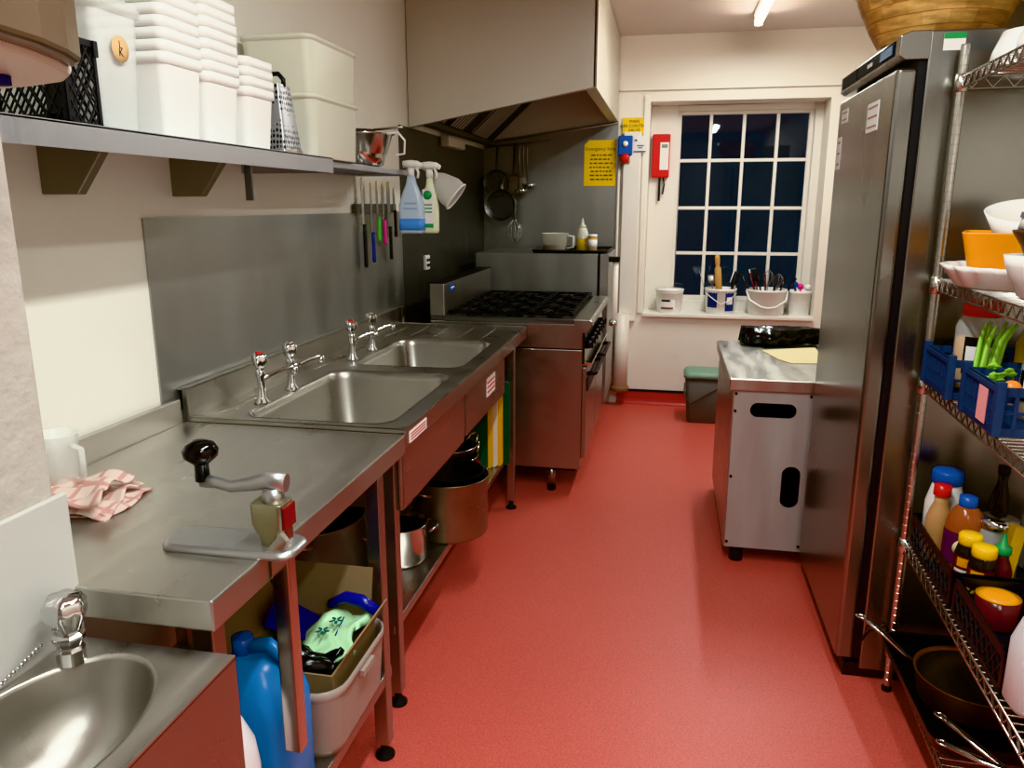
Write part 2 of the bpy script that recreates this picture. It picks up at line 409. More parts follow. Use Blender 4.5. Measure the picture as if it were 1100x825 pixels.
# steel sheets on the walls
def sheet(name, x0,x1,y0,y1,z0,z1,m,label):
    return tag(MB().box(x0,x1,y0,y1,z0,z1).build(name, m), label, 'splashback')
s1 = sheet('splashback_sheet', -1.43,-1.424,1.932,4.07,.93,1.497,M['steel_wall'],'dull grey steel splashback sheet on the wall behind the sink taps')
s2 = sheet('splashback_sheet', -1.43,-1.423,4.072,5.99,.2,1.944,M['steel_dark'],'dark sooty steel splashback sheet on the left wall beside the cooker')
bk = MB().prism([(-1.42,.2),(-.405,.2),(-.405,2.13),(-1.42,2.0)], .01, frame((0,6.0,0),(1,0,0),(0,0,1)))
s3 = tag(bk.build('splashback_sheet', M['steel_wall']), 'grey steel splashback sheet on the back wall under the hood', 'splashback')
MB().cyl((-1.42,5.983,1.985),(-.41,5.983,2.115),.007,seg=8).build('edge_trim', M['steel'], s3)

# ------------------------------------------------------------------ ceiling lights
def tube_light(x, y0, y1, label):
    t = thing('ceiling_tube_light', label, 'light', (x,(y0+y1)/2,ZC))
    MB().box(x-.03,x+.03,y0,y1,ZC-.03,ZC).build('batten', M['white'], t, bevel=.006)
    e = MB()
    for a, b in ((y0,y0+.02),(y1-.02,y1)): MB().box(x-.025,x+.025,a,b,ZC-.085,ZC-.03).build('end_cap', M['white'], t, bevel=.004)
    MB().cyl((x,y0+.02,ZC-.06),(x,y1-.02,ZC-.06),.024,seg=20).build('tube', M['tubelight'], t)
tube_light(.487, 4.22, 5.45, 'lit white tube light on the ceiling in front of the window')
def area(name, loc, sx, sy, power, rot=(0,0,0), col=(.92,1,.985)):
    l = bpy.data.lights.new(name, 'AREA'); l.shape = 'RECTANGLE'; l.size = sx; l.size_y = sy; l.energy = power; l.color = col
    o = bpy.data.objects.new(name, l); o.location = loc; o.rotation_euler = rot; COL.objects.link(o); return o
area('ceiling_lamp_far', (.487, 4.83, 2.59), .07, 1.2, 22)
area('ceiling_lamp_near', (-.05, 1.2, 2.66), .09, 1.5, 37)
area('fill_lamp_rear', (.6, -.2, 2.66), .1, 1.3, 26)  # unseen fill lamp, added to brighten faces turned to the aisle

# ------------------------------------------------------------------ extractor hood
h = thing('extractor_hood', 'large steel extractor hood over the cooker', 'extractor hood', (-.9,5.1,1.95))
HY, HX = 4.235, -.409
MB().prism([(-1.425,1.945),(HX,2.127),(HX,2.705),(-1.425,2.705)], .012, frame((0,HY+.012,0),(1,0,0),(0,0,1))).build('side_panel', M['steel_hood'], h)
MB().box(HX-.012,HX,HY,5.985,2.127,2.705).build('front_panel', M['steel_hood'], h)
MB().box(HX-.004,HX+.004,HY-.004,HY+.012,2.127,2.705).build('corner_trim', M['polish'], h)
MB().box(HX-.065,HX-.012,HY+.012,5.985,2.127,2.135).build('front_flange', M['steel_hood'], h)
MB().prism([(-1.425,1.945),(HX,2.127),(HX,2.147),(-1.425,1.965)], .03, frame((0,HY+.042,0),(1,0,0),(0,0,1))).build('side_flange', M['steel_hood'], h)
FB0, FB1 = V(-1.36,0,1.99), V(-.88,0,2.42)
fd = (FB1-FB0).normalized(); fn = V(fd.z,0,-fd.x)
bf = MB(); FL = (FB1-FB0).length
Mb = frame((FB0.x,HY+.05,FB0.z), fd, (0,1,0))
bf.box(0,FL,0,1.68,0,.01,Mb); bf.box(FL,FL+.36,0,1.68,0,.01,Mb)
bf.build('filter_bank', mat('sooty_bank','3b3b3a',.8,0,var=.15,spec=.05), h)
MB().box(FB0.x-.03,FB0.x+.03,HY+.05,5.93,1.965,1.99).build('grease_gutter', M['steel_dark'], h)
for y in (.0,.42,.97):
    f = MB().box(.03,FL-.02,y,y+(.3 if y < .9 else .42),-.02,-.003,Mb).build('grease_filter', M['filter'], h)
lb = MB().box(-1.42,-1.36,4.82,5.2,1.885,1.95).build('bulkhead_light', M['cream'], None, bevel=.008)
tag(lb, 'small pale boxed light fitting on the sooty wall under the hood', 'light fitting')

# ------------------------------------------------------------------ long worktop
def leg_mb(x, y, z1, w=.04):
    return MB().box(x-w/2,x+w/2,y-w/2,y+w/2,.045,z1)
def foot_mb(x, y): return MB().lathe([(.028,0),(.028,.008),(.012,.014),(.012,.06)], (x,y,0), 14)
wt = thing('worktop_table', 'long stainless steel worktop table with a back upstand', 'worktop', (-1.05,1.5,0))
MB().box(-1.402,-.71,1.034,2.0,.843,.9).build('table_top', M['steel_top'], wt, bevel=.004)
MB().box(-1.418,-1.402,1.034,1.985,.843,.972).build('upstand', M['steel_top'], wt, bevel=.003)
for x,y in ((-.76,1.09),(-.732,1.805),(-1.36,1.09),(-1.36,1.84)):
    l = leg_mb(x,y,.843).build('leg', M['steel'], wt, bevel=.003)
    foot_mb(x,y).build('foot', M['rubber'], l)
MB().box(-1.38,-.715,1.06,1.84,.235,.27).build('undershelf', M['steel_y'], wt, bevel=.003)

# ------------------------------------------------------------------ double sink
sk = thing('double_sink', 'stainless steel double bowl sink unit with draining end', 'sink', (-1.05,2.9,0))
B1 = (-1.01,2.39,.47,.69,.07); B2 = (-1.005,3.16,.45,.62,.07)
top = MB().holed([(-1.39,2.003),(-.71,2.003),(-.71,3.93),(-1.39,3.93)], [rr2(*B1,6), rr2(*B2,6)], .012, Matrix.Translation((0,0,.9)))
top.build('sink_top', M['steel_sink'], sk)
rim = MB()
rim.box(-.722,-.71,2.003,3.93,.912,.917); rim.box(-1.39,-.71,2.003,2.014,.912,.917); rim.box(-1.39,-.71,3.919,3.93,.912,.917)
rim.build('raised_rim', M['steel_sink'], sk, bevel=.002)
for (b, dp) in ((B1,.25),(B2,.24)):
    cx,cy,w,d,r = b
    L = [rrect(cx,cy,w-2*o,d-2*o,rr,.912-z,6) for o,rr,z in ((-.004,r,-.001),(0,r,0),(.006,r,.006),(.012,r,.03),(.025,r,dp-.04),(.04,r,dp-.01),(.07,r,dp))]
    bo = MB().loft(L, False, True).build('bowl', M['steel_sink'], sk)
    MB().lathe([(.001,0),(.02,.002),(.032,.004),(.034,0)], (cx,cy,.912-dp+.001), 20).build('drain', M['chrome'], bo)
MB().box(-.728,-.712,2.003,3.93,.853,.905).build('apron', M['steel_y'], sk, bevel=.003)
MB().loft([rrect(-1.057,2.385,.645,.71,.01,z,3) for z in (.86,.655)], False, True, False).build('bowl_casing', M['steel_y'], sk)
MB().loft([rrect(-1.058,3.13,.643,.74,.01,z,3) for z in (.86,.664)], False, True, False).build('bowl_casing', M['steel_y'], sk)
up = MB().box(-1.408,-1.39,2.003,3.93,.86,1.0); up.box(-1.423,-1.39,2.003,3.93,.994,1.0)
up.build('upstand', M['steel_sink'], sk, bevel=.003)
em = MB()
for y0,y1,x in ((2.06,2.58,-1.33),(2.7,3.4,-1.33),(3.5,3.9,-1.33)): em.sphere((0,0,0),.012,12,6,.35,Matrix.Translation((x,(y0+y1)/2,.912)) @ Matrix.Diagonal((1,(y1-y0)/.024,1,1)))
for x in (-1.22,-1.1,-.98,-.86): em.sphere((0,0,0),.009,12,6,.35,Matrix.Translation((x,3.71,.912)) @ Matrix.Diagonal((1,18,1,1)))
em.build('pressed_ridges', M['steel_sink'], sk)
for x,y in ((-.775,2.04),(-.745,3.69),(-1.36,2.06),(-1.36,3.69)):
    l = leg_mb(x,y,.86,.038).build('leg', M['steel'], sk, bevel=.003); foot_mb(x,y).build('foot', M['rubber'], l)
MB().box(-1.38,-.77,2.02,3.72,.25,.28).build('undershelf', M['steel_y'], sk, bevel=.003)
def sticker(y0,y1,x,z0,z1):
    s = MB().box(x-.001,x+.001,y0,y1,z0,z1).build('sticker', M['label'], sk)
    q = MB()
    for k in range(3): q.box(x+.001,x+.0016,y0+.008,y1-.01,z0+(z1-z0)*(.2+.25*k),z0+(z1-z0)*(.3+.25*k))
    q.build('printed_lines', M['red'], s)
sticker(2.04,2.2,-.711,.862,.895); sticker(3.12,3.28,-.736,.73,.81)

def tap(x, y, hot, label):
    t = thing('pillar_tap', label, 'tap', (x,y,.912), 0, 'pillar taps along the sink back', local=True)
    MB().lathe([(.024,0),(.024,.006),(.014,.02),(.012,.06),(.012,.085),(.015,.09),(.015,.105),(.009,.112)], (0,0,0), 20).build('column', M['chrome'], t)
    hd = MB().lathe([(.009,.11),(.017,.12),(.024,.14),(.023,.155),(.014,.162),(.0,.163)], (0,0,0), 24, wob=lambda a,z: 1+.13*math.cos(4*a)).build('tap_head', M['chrome'], t)
    MB().lathe([(.012,.161),(.011,.167),(0,.168)], (0,0,0), 14).build('cap', M['red'] if hot else M['chrome'], hd)
    d = V(.3,.95,0)
    sp = MB().tube([d*.0+V(0,0,.078), d*.04+V(0,0,.084), d*.09+V(0,0,.092), d*.135+V(0,0,.093), d*.15+V(0,0,.087)], [.011,.01,.0085,.0085,.009], 12)
    sp.cyl(d*.148+V(0,0,.094), d*.15+V(0,0,.068), .012, .012, 12)
    sp.build('spout', M['chrome'], t)
tap(-1.262,2.205,True,'red-capped chrome hot tap, nearest of the four sink taps')
tap(-1.255,2.395,False,'plain chrome tap beside the nearest red-capped tap')
tap(-1.257,2.93,True,'red-capped chrome hot tap serving the far sink bowl')
tap(-1.255,3.145,False,'plain chrome tap, farthest of the four sink taps')

# ------------------------------------------------------------------ hand basin
hb = thing('hand_basin', 'small steel wash hand basin on the near wall', 'basin', (-.82,.8,.45))
BZ = .815
MB().holed([(-.966,.45),(-.668,.45),(-.668,1.022),(-.966,1.022)], [ring2(-.838,.78,.128,.205)], .006, Matrix.Translation((0,0,BZ-.006))).build('basin_top', M['steel_top'], hb)
prof = [(1.03,.001),(1,0),(.985,-.006),(.94,-.05),(.8,-.1),(.5,-.135),(.2,-.145),(0,-.146)]
MB().lathe([(r*.128,z) for r,z in prof], (-.838,.78,BZ), 40, sy=.205/.128, caps=False).build('bowl', M['steel_sink'], hb)
MB().box(-.674,-.668,.45,1.022,.45,BZ-.004).build('front_panel', M['steel'], hb)
MB().box(-.966,-.674,1.016,1.022,.45,BZ-.004).build('side_panel', M['steel'], hb)
bt = thing('basin_tap', 'chunky chrome push tap on the hand basin', 'tap', (-.915,.952,BZ))
MB().lathe([(.022,0),(.022,.025),(.019,.032),(.024,.042),(.026,.05),(.018,.056)], (-.915,.952,BZ), 8, smooth=False).build('tap_base', M['chrome'], bt, bevel=.002)
MB().lathe([(.018,.052),(.02,.062),(.03,.085),(.031,.105),(.024,.117),(.0,.119)], (-.915,.952,BZ), 32, wob=lambda a,z: 1+.08*math.cos(6*a)*(1 if z > .06 else 0)).build('tap_head', M['chrome'], bt)
ch = MB()
for i in range(34):
    f = i/33; p = V(-.955,.935-.26*f,BZ+.035-.015*f-.015*math.sin(f*PI))
    ch.sphere(p, .0042, 8, 5)
tag(ch.build('ball_chain', M['chrome']), 'fine ball chain on the wall behind the hand basin', 'chain')

# towel dispenser
td = thing('soap_dispenser', 'cream wall dispenser with a brown front cover, top left corner', 'dispenser', (-.98,.75,1.68))
def plan(pts, z, dz=0.0): return [V(x,y,z+dz*(x+.98)) for x,y in pts]
p0 = [(-.979,.5),(-.72,.5),(-.69,.6),(-.69,.72),(-.705,.8),(-.725,.86),(-.75,.91),(-.79,.945),(-.85,.957),(-.979,.957)]
MB().loft([plan(p0,1.684,.04), plan(p0,2.05)], smooth=False).build('dispenser_body', M['cream'], td, bevel=.006)
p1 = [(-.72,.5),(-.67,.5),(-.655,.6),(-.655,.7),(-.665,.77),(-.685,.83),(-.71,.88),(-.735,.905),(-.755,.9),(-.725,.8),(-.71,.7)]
MB().loft([plan(p1,1.702), plan(p1,2.04)], smooth=False).build('brown_cover', mat('brown_cover','5e4b3b',.15,var=.1), td, bevel=.006)  # front cover, a darker brown than the cream body
MB().lathe([(.02,.004),(.02,-.008),(.0,-.009)], (-.83,.87,1.688), 20).build('nozzle', M['inkb'], td)
# ------------------------------------------------------------------ wall shelves
ws = thing('wall_shelf', 'long solid steel wall shelf over the worktop, stacked with white tubs', 'shelf', (-1.27,1.8,1.64))
MB().box(-1.43,-1.1,1.035,2.48,1.68,1.685).build('shelf_board', M['shelf'], ws)
MB().box(-1.104,-1.1,1.035,2.48,1.636,1.683).build('front_lip', M['shelf'], ws)
MB().box(-1.104,-1.43,2.476,2.48,1.636,1.683).build('end_lip', M['shelf'], ws)
for y in (1.607,2.096):
    MB().prism([(-1.43,1.557),(-1.336,1.557),(-1.24,1.68),(-1.43,1.68)], .03, frame((0,y+.015,0),(1,0,0),(0,0,1))).build('bracket', mat('bracket_steel','8a867a',.5,.6), ws, bevel=.003)
ss = thing('slatted_shelf', 'slatted steel wall shelf beyond the solid one, carrying pans', 'shelf', (-1.27,2.95,1.66))
fr = MB()
fr.box(-1.2,-1.175,2.49,3.47,1.66,1.684); fr.box(-1.425,-1.4,2.49,3.47,1.66,1.684)
fr.box(-1.4,-1.2,2.49,2.515,1.66,1.684); fr.box(-1.4,-1.2,3.445,3.47,1.66,1.684)
fr.build('shelf_frame', M['shelf'], ss, bevel=.004)
for i in range(6): MB().cyl((-1.375+.03*i,2.51,1.676),(-1.375+.03*i,3.45,1.676),.007,seg=8).build('slat', M['shelf'], ss)
MB().box(-1.125,-1.105,1.96,1.966,1.545,1.68).build('hanger_strip', M['steel_dark'], ws)


# --- things on the solid shelf
SZ = 1.685
def lattice(mb, o, x, y, w, h, p=.022, r=.0022, ang=58, fr_=.008, t=.006):
    Mx = frame(o, x, y)
    for a0,a1,b0,b1 in ((0,w,0,fr_),(0,w,h-fr_*1.6,h),(0,fr_,0,h),(w-fr_,w,0,h)): mb.box(a0,a1,b0,b1,-t/2,t/2,Mx)
    for s in (1,-1):
        d = V(math.cos(math.radians(ang)), s*math.sin(math.radians(ang)))
        n = V(-d.y, d.x); 
        k = -40
        while k <= 40:
            c = V(w/2,h/2) + n*(p*k); ts = []
            lo, hi = -9, 9
            for q, e in ((0,w),(1,h)):
                if abs(d[q]) > 1e-6:
                    a, b = sorted(((0-c[q])/d[q], (e-c[q])/d[q])); lo = max(lo,a); hi = min(hi,b)
            if hi - lo > .004:
                a = c+d*lo; b = c+d*hi
                mb.cyl(Mx @ V(a.x,a.y,0), Mx @ V(b.x,b.y,0), r, seg=4, smooth=False)
            k += 1
bc = MB()
x0,x1,y0,y1,z0,z1 = -1.41,-1.14,1.36,1.452,SZ,1.85
lattice(bc,(x0,y0,z0),(1,0,0),(0,0,1),x1-x0,z1-z0); lattice(bc,(x0,y1,z0),(1,0,0),(0,0,1),x1-x0,z1-z0)
lattice(bc,(x1,y0,z0),(0,1,0),(0,0,1),y1-y0,z1-z0,.016); lattice(bc,(x0,y0,z0),(0,1,0),(0,0,1),y1-y0,z1-z0,.016)
bc.box(x1-.045,x1,y0,y0+.006,z0,z1); bc.box(x1-.17,x1-.15,y0,y0+.006,z0,z1); bc.box(x0,x1,y0,y0+.006,z0,z0+.02); bc.box(x1-.005,x1,y0,y0+.03,z0,z1); bc.box(x0,x1,y0,y1,z0,z0+.006); bc.box(x0-.004,x1+.006,y1-.008,y1+.004,z1-.03,z1)
tag(bc.build('lattice_crate', M['black']), 'black plastic lattice crate at the near end of the wall shelf', 'crate')
tc1 = thing('tall_container', 'tall clear plastic container with a round orange label', 'container', (-1.26,1.53,SZ))
MB().vessel([(.2,.125,.02,0),(.225,.15,.025,.235),(.24,.165,.028,.238),(.24,.165,.028,.26)], .004, (-1.255,1.535,SZ)).build('container_body', M['clear'], tc1)
lb = MB().lathe([(.026,0),(.026,.001),(0,.001)], (0,0,0), 24, frame((-1.139,1.53,SZ+.165),(0,1,0),(0,0,1))).build('label', mat('orange_label','e9c08a',.6), tc1)
lettering(lb, 'L\nK', .022, (-1.1375,1.53,SZ+.165), (0,1,0), (0,0,1), M['ink'], sp=.7)
tc2 = MB().vessel([(.2,.125,.02,0),(.225,.15,.025,.12),(.24,.165,.028,.123),(.24,.165,.028,.145)], .004, (-1.255,1.535,SZ+.266))
tag(tc2.build('tall_container', M['clear']), 'second clear container sitting in the top of the tall one', 'container')

def tub(w, d, h, name='square_tub', m='tub'):
    r = MB().vessel([(w-.034,d-.032,.018,0),(w-.012,d-.012,.02,h-.024),(w,d,.022,h-.022),(w,d,.022,h)], .0016)
    return r
stacks = [('stack beside the tall clear container', 1.765, .165, .19, 8), ('middle stack', 1.937, .165, .175, 8), ('short stack beside the grater', 2.122, .16, .165, 4)]
words = ['bottom','second','third','fourth','fifth','sixth','seventh','eighth']
for st, y, d, h0, n in stacks:
    base_t = None
    for k in range(n):
        lab = f'white square tub, {words[k]} from the bottom of the {st}' if k else f'white square tub at the bottom of the {st}'
        if base_t is None:
            base_t = tub(.2,d,h0).build('square_tub', M['tub'], loc=(0,0,0)); o = base_t
        else:
            o = base_t.copy(); COL.objects.link(o)
        o.location = (-1.242+random.uniform(-.002,.002), y, SZ+.0255*k)
        tag(o, lab, 'tub', 'white tubs on the wall shelf')
bxg = thing('box_grater', 'steel box grater standing beside the white tubs', 'grater', (-1.2,2.29,SZ))
MB().loft([rrect(-1.19,2.29,.1,.115,.008,SZ,3), rrect(-1.19,2.285,.065,.075,.008,SZ+.2,3)], False, False).build('grater_body', M['grater'], bxg)
MB().loft([rrect(-1.19,2.29,.104,.12,.008,SZ,3), rrect(-1.19,2.29,.102,.118,.008,SZ+.012,3)], False, False).build('base_band', M['polish'], bxg)
MB().tube([(-1.22,2.285,SZ+.195),(-1.22,2.285,SZ+.215),(-1.205,2.285,SZ+.232),(-1.175,2.285,SZ+.232),(-1.16,2.285,SZ+.215),(-1.16,2.285,SZ+.195)], .007, 8).build('handle', M['black'], bxg)
for k,(z,lab) in enumerate(((SZ+.001,'lower of two frosted storage boxes on the slatted shelf'),(SZ+.181,'upper of two frosted storage boxes, sitting in the lower one'))):
    o = MB().vessel([(.235,.36,.03,0),(.25,.385,.035,.185),(.262,.4,.04,.187),(.262,.4,.04,.2)], .0035, (-1.275,2.655,z)).build('storage_box', M['frost'])
    tag(o, lab, 'box')
# food packet seen through the lower box
pk = MB().box(-1.35,-1.16,2.52,2.78,SZ+.007,SZ+.06)
tag(pk.build('food_packet', mat('pinkish_packet','c9a08c',.6,var=.3,vs=14)), 'pinkish food packet lying inside the lower frosted box', 'packet')

# pans on the slatted shelf
PZ = 1.685
sp1 = thing('steel_saucepan', 'shiny steel saucepan on the slatted shelf beside the frosted boxes', 'saucepan', (-1.25,3.06,PZ))
MB().bowl([(.07,0),(.088,.006),(.1,.05),(.103,.085),(.108,.087)], .003, (-1.25,3.1,PZ), 32).build('pan_body', M['polish'], sp1)
cdr = thing('steel_colander', 'wide steel colander nested in the saucepan on the slatted shelf', 'colander', (-1.24,3.1,PZ+.07))
MB().bowl([(.05,.02),(.095,.06),(.118,.13),(.13,.135)], .003, (-1.24,3.1,PZ-.008), 36).build('bowl', M['polish'], cdr)
MB().tube([(-1.122,3.06,PZ+.125),(-1.08,3.07,PZ+.13),(-1.062,3.1,PZ+.1),(-1.072,3.12,PZ+.05),(-1.1,3.1,PZ+.045)], .007, 8, flat=.6).build('handle', M['white'], cdr)
for k,(dx,z) in enumerate(((0,.137),)):
    sv = thing('steel_sieve', 'small steel sieve lying across the top of the colander', 'sieve', (-1.25,3.08,PZ+.13))
    MB().bowl([(.02,0),(.06,.012),(.075,.03),(.08,.031)], .002, (-1.26,3.09,PZ+.112), 28).build('sieve_bowl', M['steel'], sv)
    MB().cyl((-1.185,3.08,PZ+.142),(-1.05,3.04,PZ+.146),.005,seg=8).build('handle', M['steel'], sv)

# spray bottles hooked over the end of the slatted shelf
def spray(name, x, y, z0, h, w, d, mbody, mfill, label, lab=None):
    t = thing(name, label, 'spray bottle', (x,y,z0), 0, 'spray bottles hanging from the shelf end')
    nk = h*.93
    S = [(w*.92,d*.9,.016,0),(w,d,.02,.012),(w,d,.02,h*.45),(w*.8,d*.85,.018,h*.6),(w*.42,d*.6,.014,h*.8),(w*.3,d*.45,.012,nk)]
    MB().loft([rrect(x,y,a,b,r,z0+z,5) for a,b,r,z in S]).build('bottle_body', mbody, t)
    if mfill: MB().loft([rrect(x,y,w*1.004,d*1.004,.02,z0+z,5) for z in (.013,h*.24)]).build('liquid', mfill, t)
    hd = MB(); zc = z0+h
    hd.cyl((x,y,z0+nk-.005),(x,y,zc+.014),.015,seg=16)
    hd.tube([(x-.035,y,zc+.03),(x,y,zc+.032),(x+.03,y,zc+.03),(x+.05,y,zc+.022)], [.016,.017,.015,.01], 10)
    hp = hd.build('spray_head', M['white'], t)
    MB().tube([(x+.022,y,zc+.022),(x+.034,y,zc-.005),(x+.03,y,zc-.03)], .006, 8).build('trigger', M['white'], hp)
    if lab: lab(t)
    return t
def lab_a(t):
    q = MB()
    for k,(a,b) in enumerate(((-.03,.028),(-.034,.03))): q.box(-1.137+a,-1.137+b,3.3695,3.370,1.535-.022*k,1.543-.022*k)
    q.build('written_line', mat('faint_ink','9fb6d6',.6), t)
def lab_b(t):
    g = MB().box(-1.093,-1.043,3.4095,3.4105,1.43,1.6).build('label', M['label'], t)
    MB().lathe([(.02,0),(.02,.001),(0,.001)], (0,0,0), 20, frame((-1.07,3.4093,1.575),(1,0,0),(0,0,1))).build('emblem', M['green'], g)
    q = MB()
    for k in range(3): q.box(-1.088,-1.05,3.409,3.4094,1.53-.016*k,1.536-.016*k)
    q.box(-1.09,-1.045,3.409,3.4094,1.432,1.45); q.build('printed_lines', M['green'], g)
spray('spray_bottle',-1.14,3.4,1.408,.27,.115,.06,M['palebottle'],M['bluewater'],'pale blue spray bottle with bright blue liquid, hanging by its trigger',lab_a)
spray('spray_bottle',-1.068,3.44,1.408,.265,.075,.06,M['lemonbottle'],None,'pale lime spray bottle with a green and white label',lab_b)
fu = MB().tube([(-1.06,3.5,1.66),(-1.03,3.52,1.645),(-.985,3.54,1.6),(-.945,3.55,1.55)], [.028,.055,.066,.07], 20)
fo = thing('mesh_bag', 'white mesh bag flaring out behind the spray bottles', 'mesh bag', (-1.02,3.52,1.55))
l0 = [V(-1.09,3.5,1.69), V(-.93,3.54,1.58)]
mbg = MB()
def arc(c, a, b, r1, r2, n=18): return [c + a*r1*math.cos(2*PI*i/n) + b*r2*math.sin(2*PI*i/n) for i in range(n)]
dd = V(.78,.12,-.61).normalized(); nn = V(.61,0,.78); bbn = V(0,1,0)
mbg.loft([arc(V(-1.09,3.52,1.665),nn,bbn,.018,.018), arc(V(-1.05,3.52,1.635),nn,bbn,.05,.04), arc(V(-1.0,3.53,1.595),nn,bbn,.07,.05), arc(V(-.972,3.53,1.57),nn,bbn,.068,.05)], True, False)
mbg.build('bag_cone', M['mesh'], fo)
MB().tube([(-1.08,3.515,1.672),(-1.12,3.49,1.695),(-1.17,3.455,1.69),(-1.185,3.455,1.684)], .004, 6).build('hanging_loop', M['white'], fo)
MB().tube(arc(V(-.971,3.53,1.569),nn,bbn,.069,.051,24), .004, 6, True).build('rim', M['white'], fo)

# knives on a wall rack
kr = tag(MB().box(-1.4235,-1.405,3.4,3.93,1.495,1.537).build('knife_rack', M['steel_dark']), 'grey magnetic strip on the wall holding knives below the slatted shelf', 'knife rack')
KN = [(3.47,'black','slim black-handled knife nearest on the wall rack',.028),(3.575,'navyh','dark blue-handled knife on the wall rack',.022),(3.655,'lime','lime green-handled knife on the wall rack',.024),
      (3.735,'pink','bright pink-handled knife on the wall rack',.024),(3.815,'black','wide-bladed black-handled knife beside the pink knife',.045),(3.895,'black','black-handled knife at the far end of the wall rack',.03)]
for (y,mh,lab,bw),(zh,zt,zb) in zip(KN,((1.44,1.66,1.245),(1.4,1.64,1.262),(1.47,1.65,1.36),(1.455,1.64,1.34),(1.42,1.65,1.26),(1.5,1.62,1.37))):
    t = thing('kitchen_knife', lab, 'knife', (-1.4,y,zb), 0, 'knives on the wall rack')
    Mx = frame((-1.405,y,0),(0,1,0),(0,0,1))
    MB().prism([(-bw/2,zh),(bw/2,zh),(bw/2,zt-.05),(bw*.2,zt),(-bw/2,zt-.01)], .0025, Mx).build('blade', M['polish'], t)
    MB().loft([rrect(-1.397,y,.013,.024*q,.006,z,3) for z,q in ((zb,.8),(zb+.01,1.1),(zb+.04,.9),(zh-.03,.95),(zh+.004,1.05))]).build('handle', M[mh], t)

# ------------------------------------------------------------------ range cooker
ck = thing('range_cooker', 'six burner steel range cooker with a splash guard', 'cooker', (-.83,4.5,0))
CX0,CX1,CY0,CY1 = -1.24,-.42,3.95,5.05
MB().box(CX0,CX1,CY0,CY1,.14,.795).build('body', M['steel'], ck, bevel=.004)
tp = MB().box(CX0,CX1,CY0,CY1,.8,.93); tp.build('hob_side', M['steel'], ck, bevel=.004)
pf = [(0,.93),(.0,.955),(.085,.955),(.1,.945),(.1,.925),(.07,.885),(.03,.885)]
MB().prism([(CX1-.05+a,b) for a,b in pf], CY1-CY0, frame((0,CY1,0),(1,0,0),(0,0,1))).build('front_rail', M['steel'], ck, bevel=.004)
hp = MB(); hp.box(CX0,-1.16,CY0,CY1,.93,.955); hp.box(-1.16,CX1-.05,CY0,CY0+.04,.93,.955); hp.box(-1.16,CX1-.05,CY1-.03,CY1,.93,.955); hp.box(-1.16,CX1-.05,CY0,CY1,.925,.932)
hp.build('hob_deck', M['steel_dark'], ck, bevel=.003)
MB().box(CX0,-1.16,CY0,CY1,.955,1.125).build('splash_guard', M['steel'], ck, bevel=.004)
MB().box(CX0-.003,-1.157,CY0+.01,CY1,1.125,1.13).build('guard_cap', M['black'], ck)
bd = MB().box(-1.16,-1.157,4.06,4.15,1.075,1.11).build('badge', M['blue'], ck)
MB().box(-1.1575,-1.1565,4.07,4.14,1.088,1.097).build('badge_mark', M['label'], bd)
MB().box(CX1,CX1+.012,CY0+.01,CY1-.01,.72,.88).build('control_panel', M['blackg'], ck)
for k in range(7):
    y = CY0+.1+k*.145
    kb = MB().cyl((CX1+.012,y,.81),(CX1+.04,y,.81),.024,.02,16)
    kb.box(CX1+.04,CX1+.048,y-.004,y+.004,.79,.83); kb.build('knob', M['black'], ck)
MB().box(CX1,CX1+.05,CY0+.01,CY1-.01,.715,.728).build('drip_rail', M['polish'], ck)
for k in range(2):
    y0 = CY0+.02+k*.54
    d = MB().box(CX1,CX1+.022,y0,y0+.52,.2,.7).build('oven_door', M['steel'], ck, bevel=.004)
    hh = MB(); hh.tube([(CX1+.02,y0+.06,.655),(CX1+.065,y0+.06,.66),(CX1+.065,y0+.46,.66),(CX1+.02,y0+.46,.655)], .011, 8)
    hh.build('handle', M['black'], d)
    MB().box(CX1+.022,CX1+.03,y0+.01,y0+.51,.57,.64).build('door_cap', M['black'], d)
MB().box(CX0+.02,CX1-.03,CY0+.03,CY1-.03,.12,.14).build('plinth', M['dark'], ck)
for x,y in ((-.58,4.0),(-1.18,4.0),(-.5,5.0),(-1.18,5.0)):
    l = MB().cyl((x,y,.035),(x,y,.14),.022,seg=16).build('leg', M['steel'], ck)
    MB().lathe([(.025,0),(.025,.03),(.02,.04)], (x,y,0), 16).build('foot', M['rubber'], l)
gx = [(-1.15,-.93),(-.925,-.705),(-.7,-.48)]; gy = [(4.0,4.505),(4.515,5.02)]
for (a,b) in gx:
    for (c,d) in gy:
        g = MB(); z = .965; t = .012
        for e in (a,b-t): g.box(e,e+t,c,d,z,z+.014)
        for e in (c,d-t,(c+d)/2-t/2): g.box(a,b,e,e+t,z,z+.014)
        for cyy in ((c*3+d)/4,(c+3*d)/4):
            cx = (a+b)/2
            for i in range(8):
                an = PI/8+i*PI/4; p0 = V(cx+.035*math.cos(an),cyy+.035*math.sin(an),z+.013); p1 = V(min(max(cx+.15*math.cos(an),a+.005),b-.005),min(max(cyy+.15*math.sin(an),cyy-.12),cyy+.12),z+.009)
                g.tube([p0,p1],.006,6)
        gr = g.build('pan_support', M['iron'], ck)
        for cyy in ((c*3+d)/4,(c+3*d)/4): MB().lathe([(.045,-.03),(.045,-.01),(.03,-.005),(.03,.004),(0,.006)], ((a+b)/2,cyy,z-.003), 18).build('burner', M['iron'], gr)
so = thing('wall_socket', 'small white double switch plate on the wall above the cooker guard', 'switch', (-1.42,4.1,1.13))
MB().box(-1.4235,-1.405,4.42,4.5,1.155,1.24).build('plate', M['white'], so, bevel=.004)
for k in range(2): MB().box(-1.405,-1.4,4.435,4.485,1.175+.03*k,1.19+.03*k).build('rocker', M['black'], so)

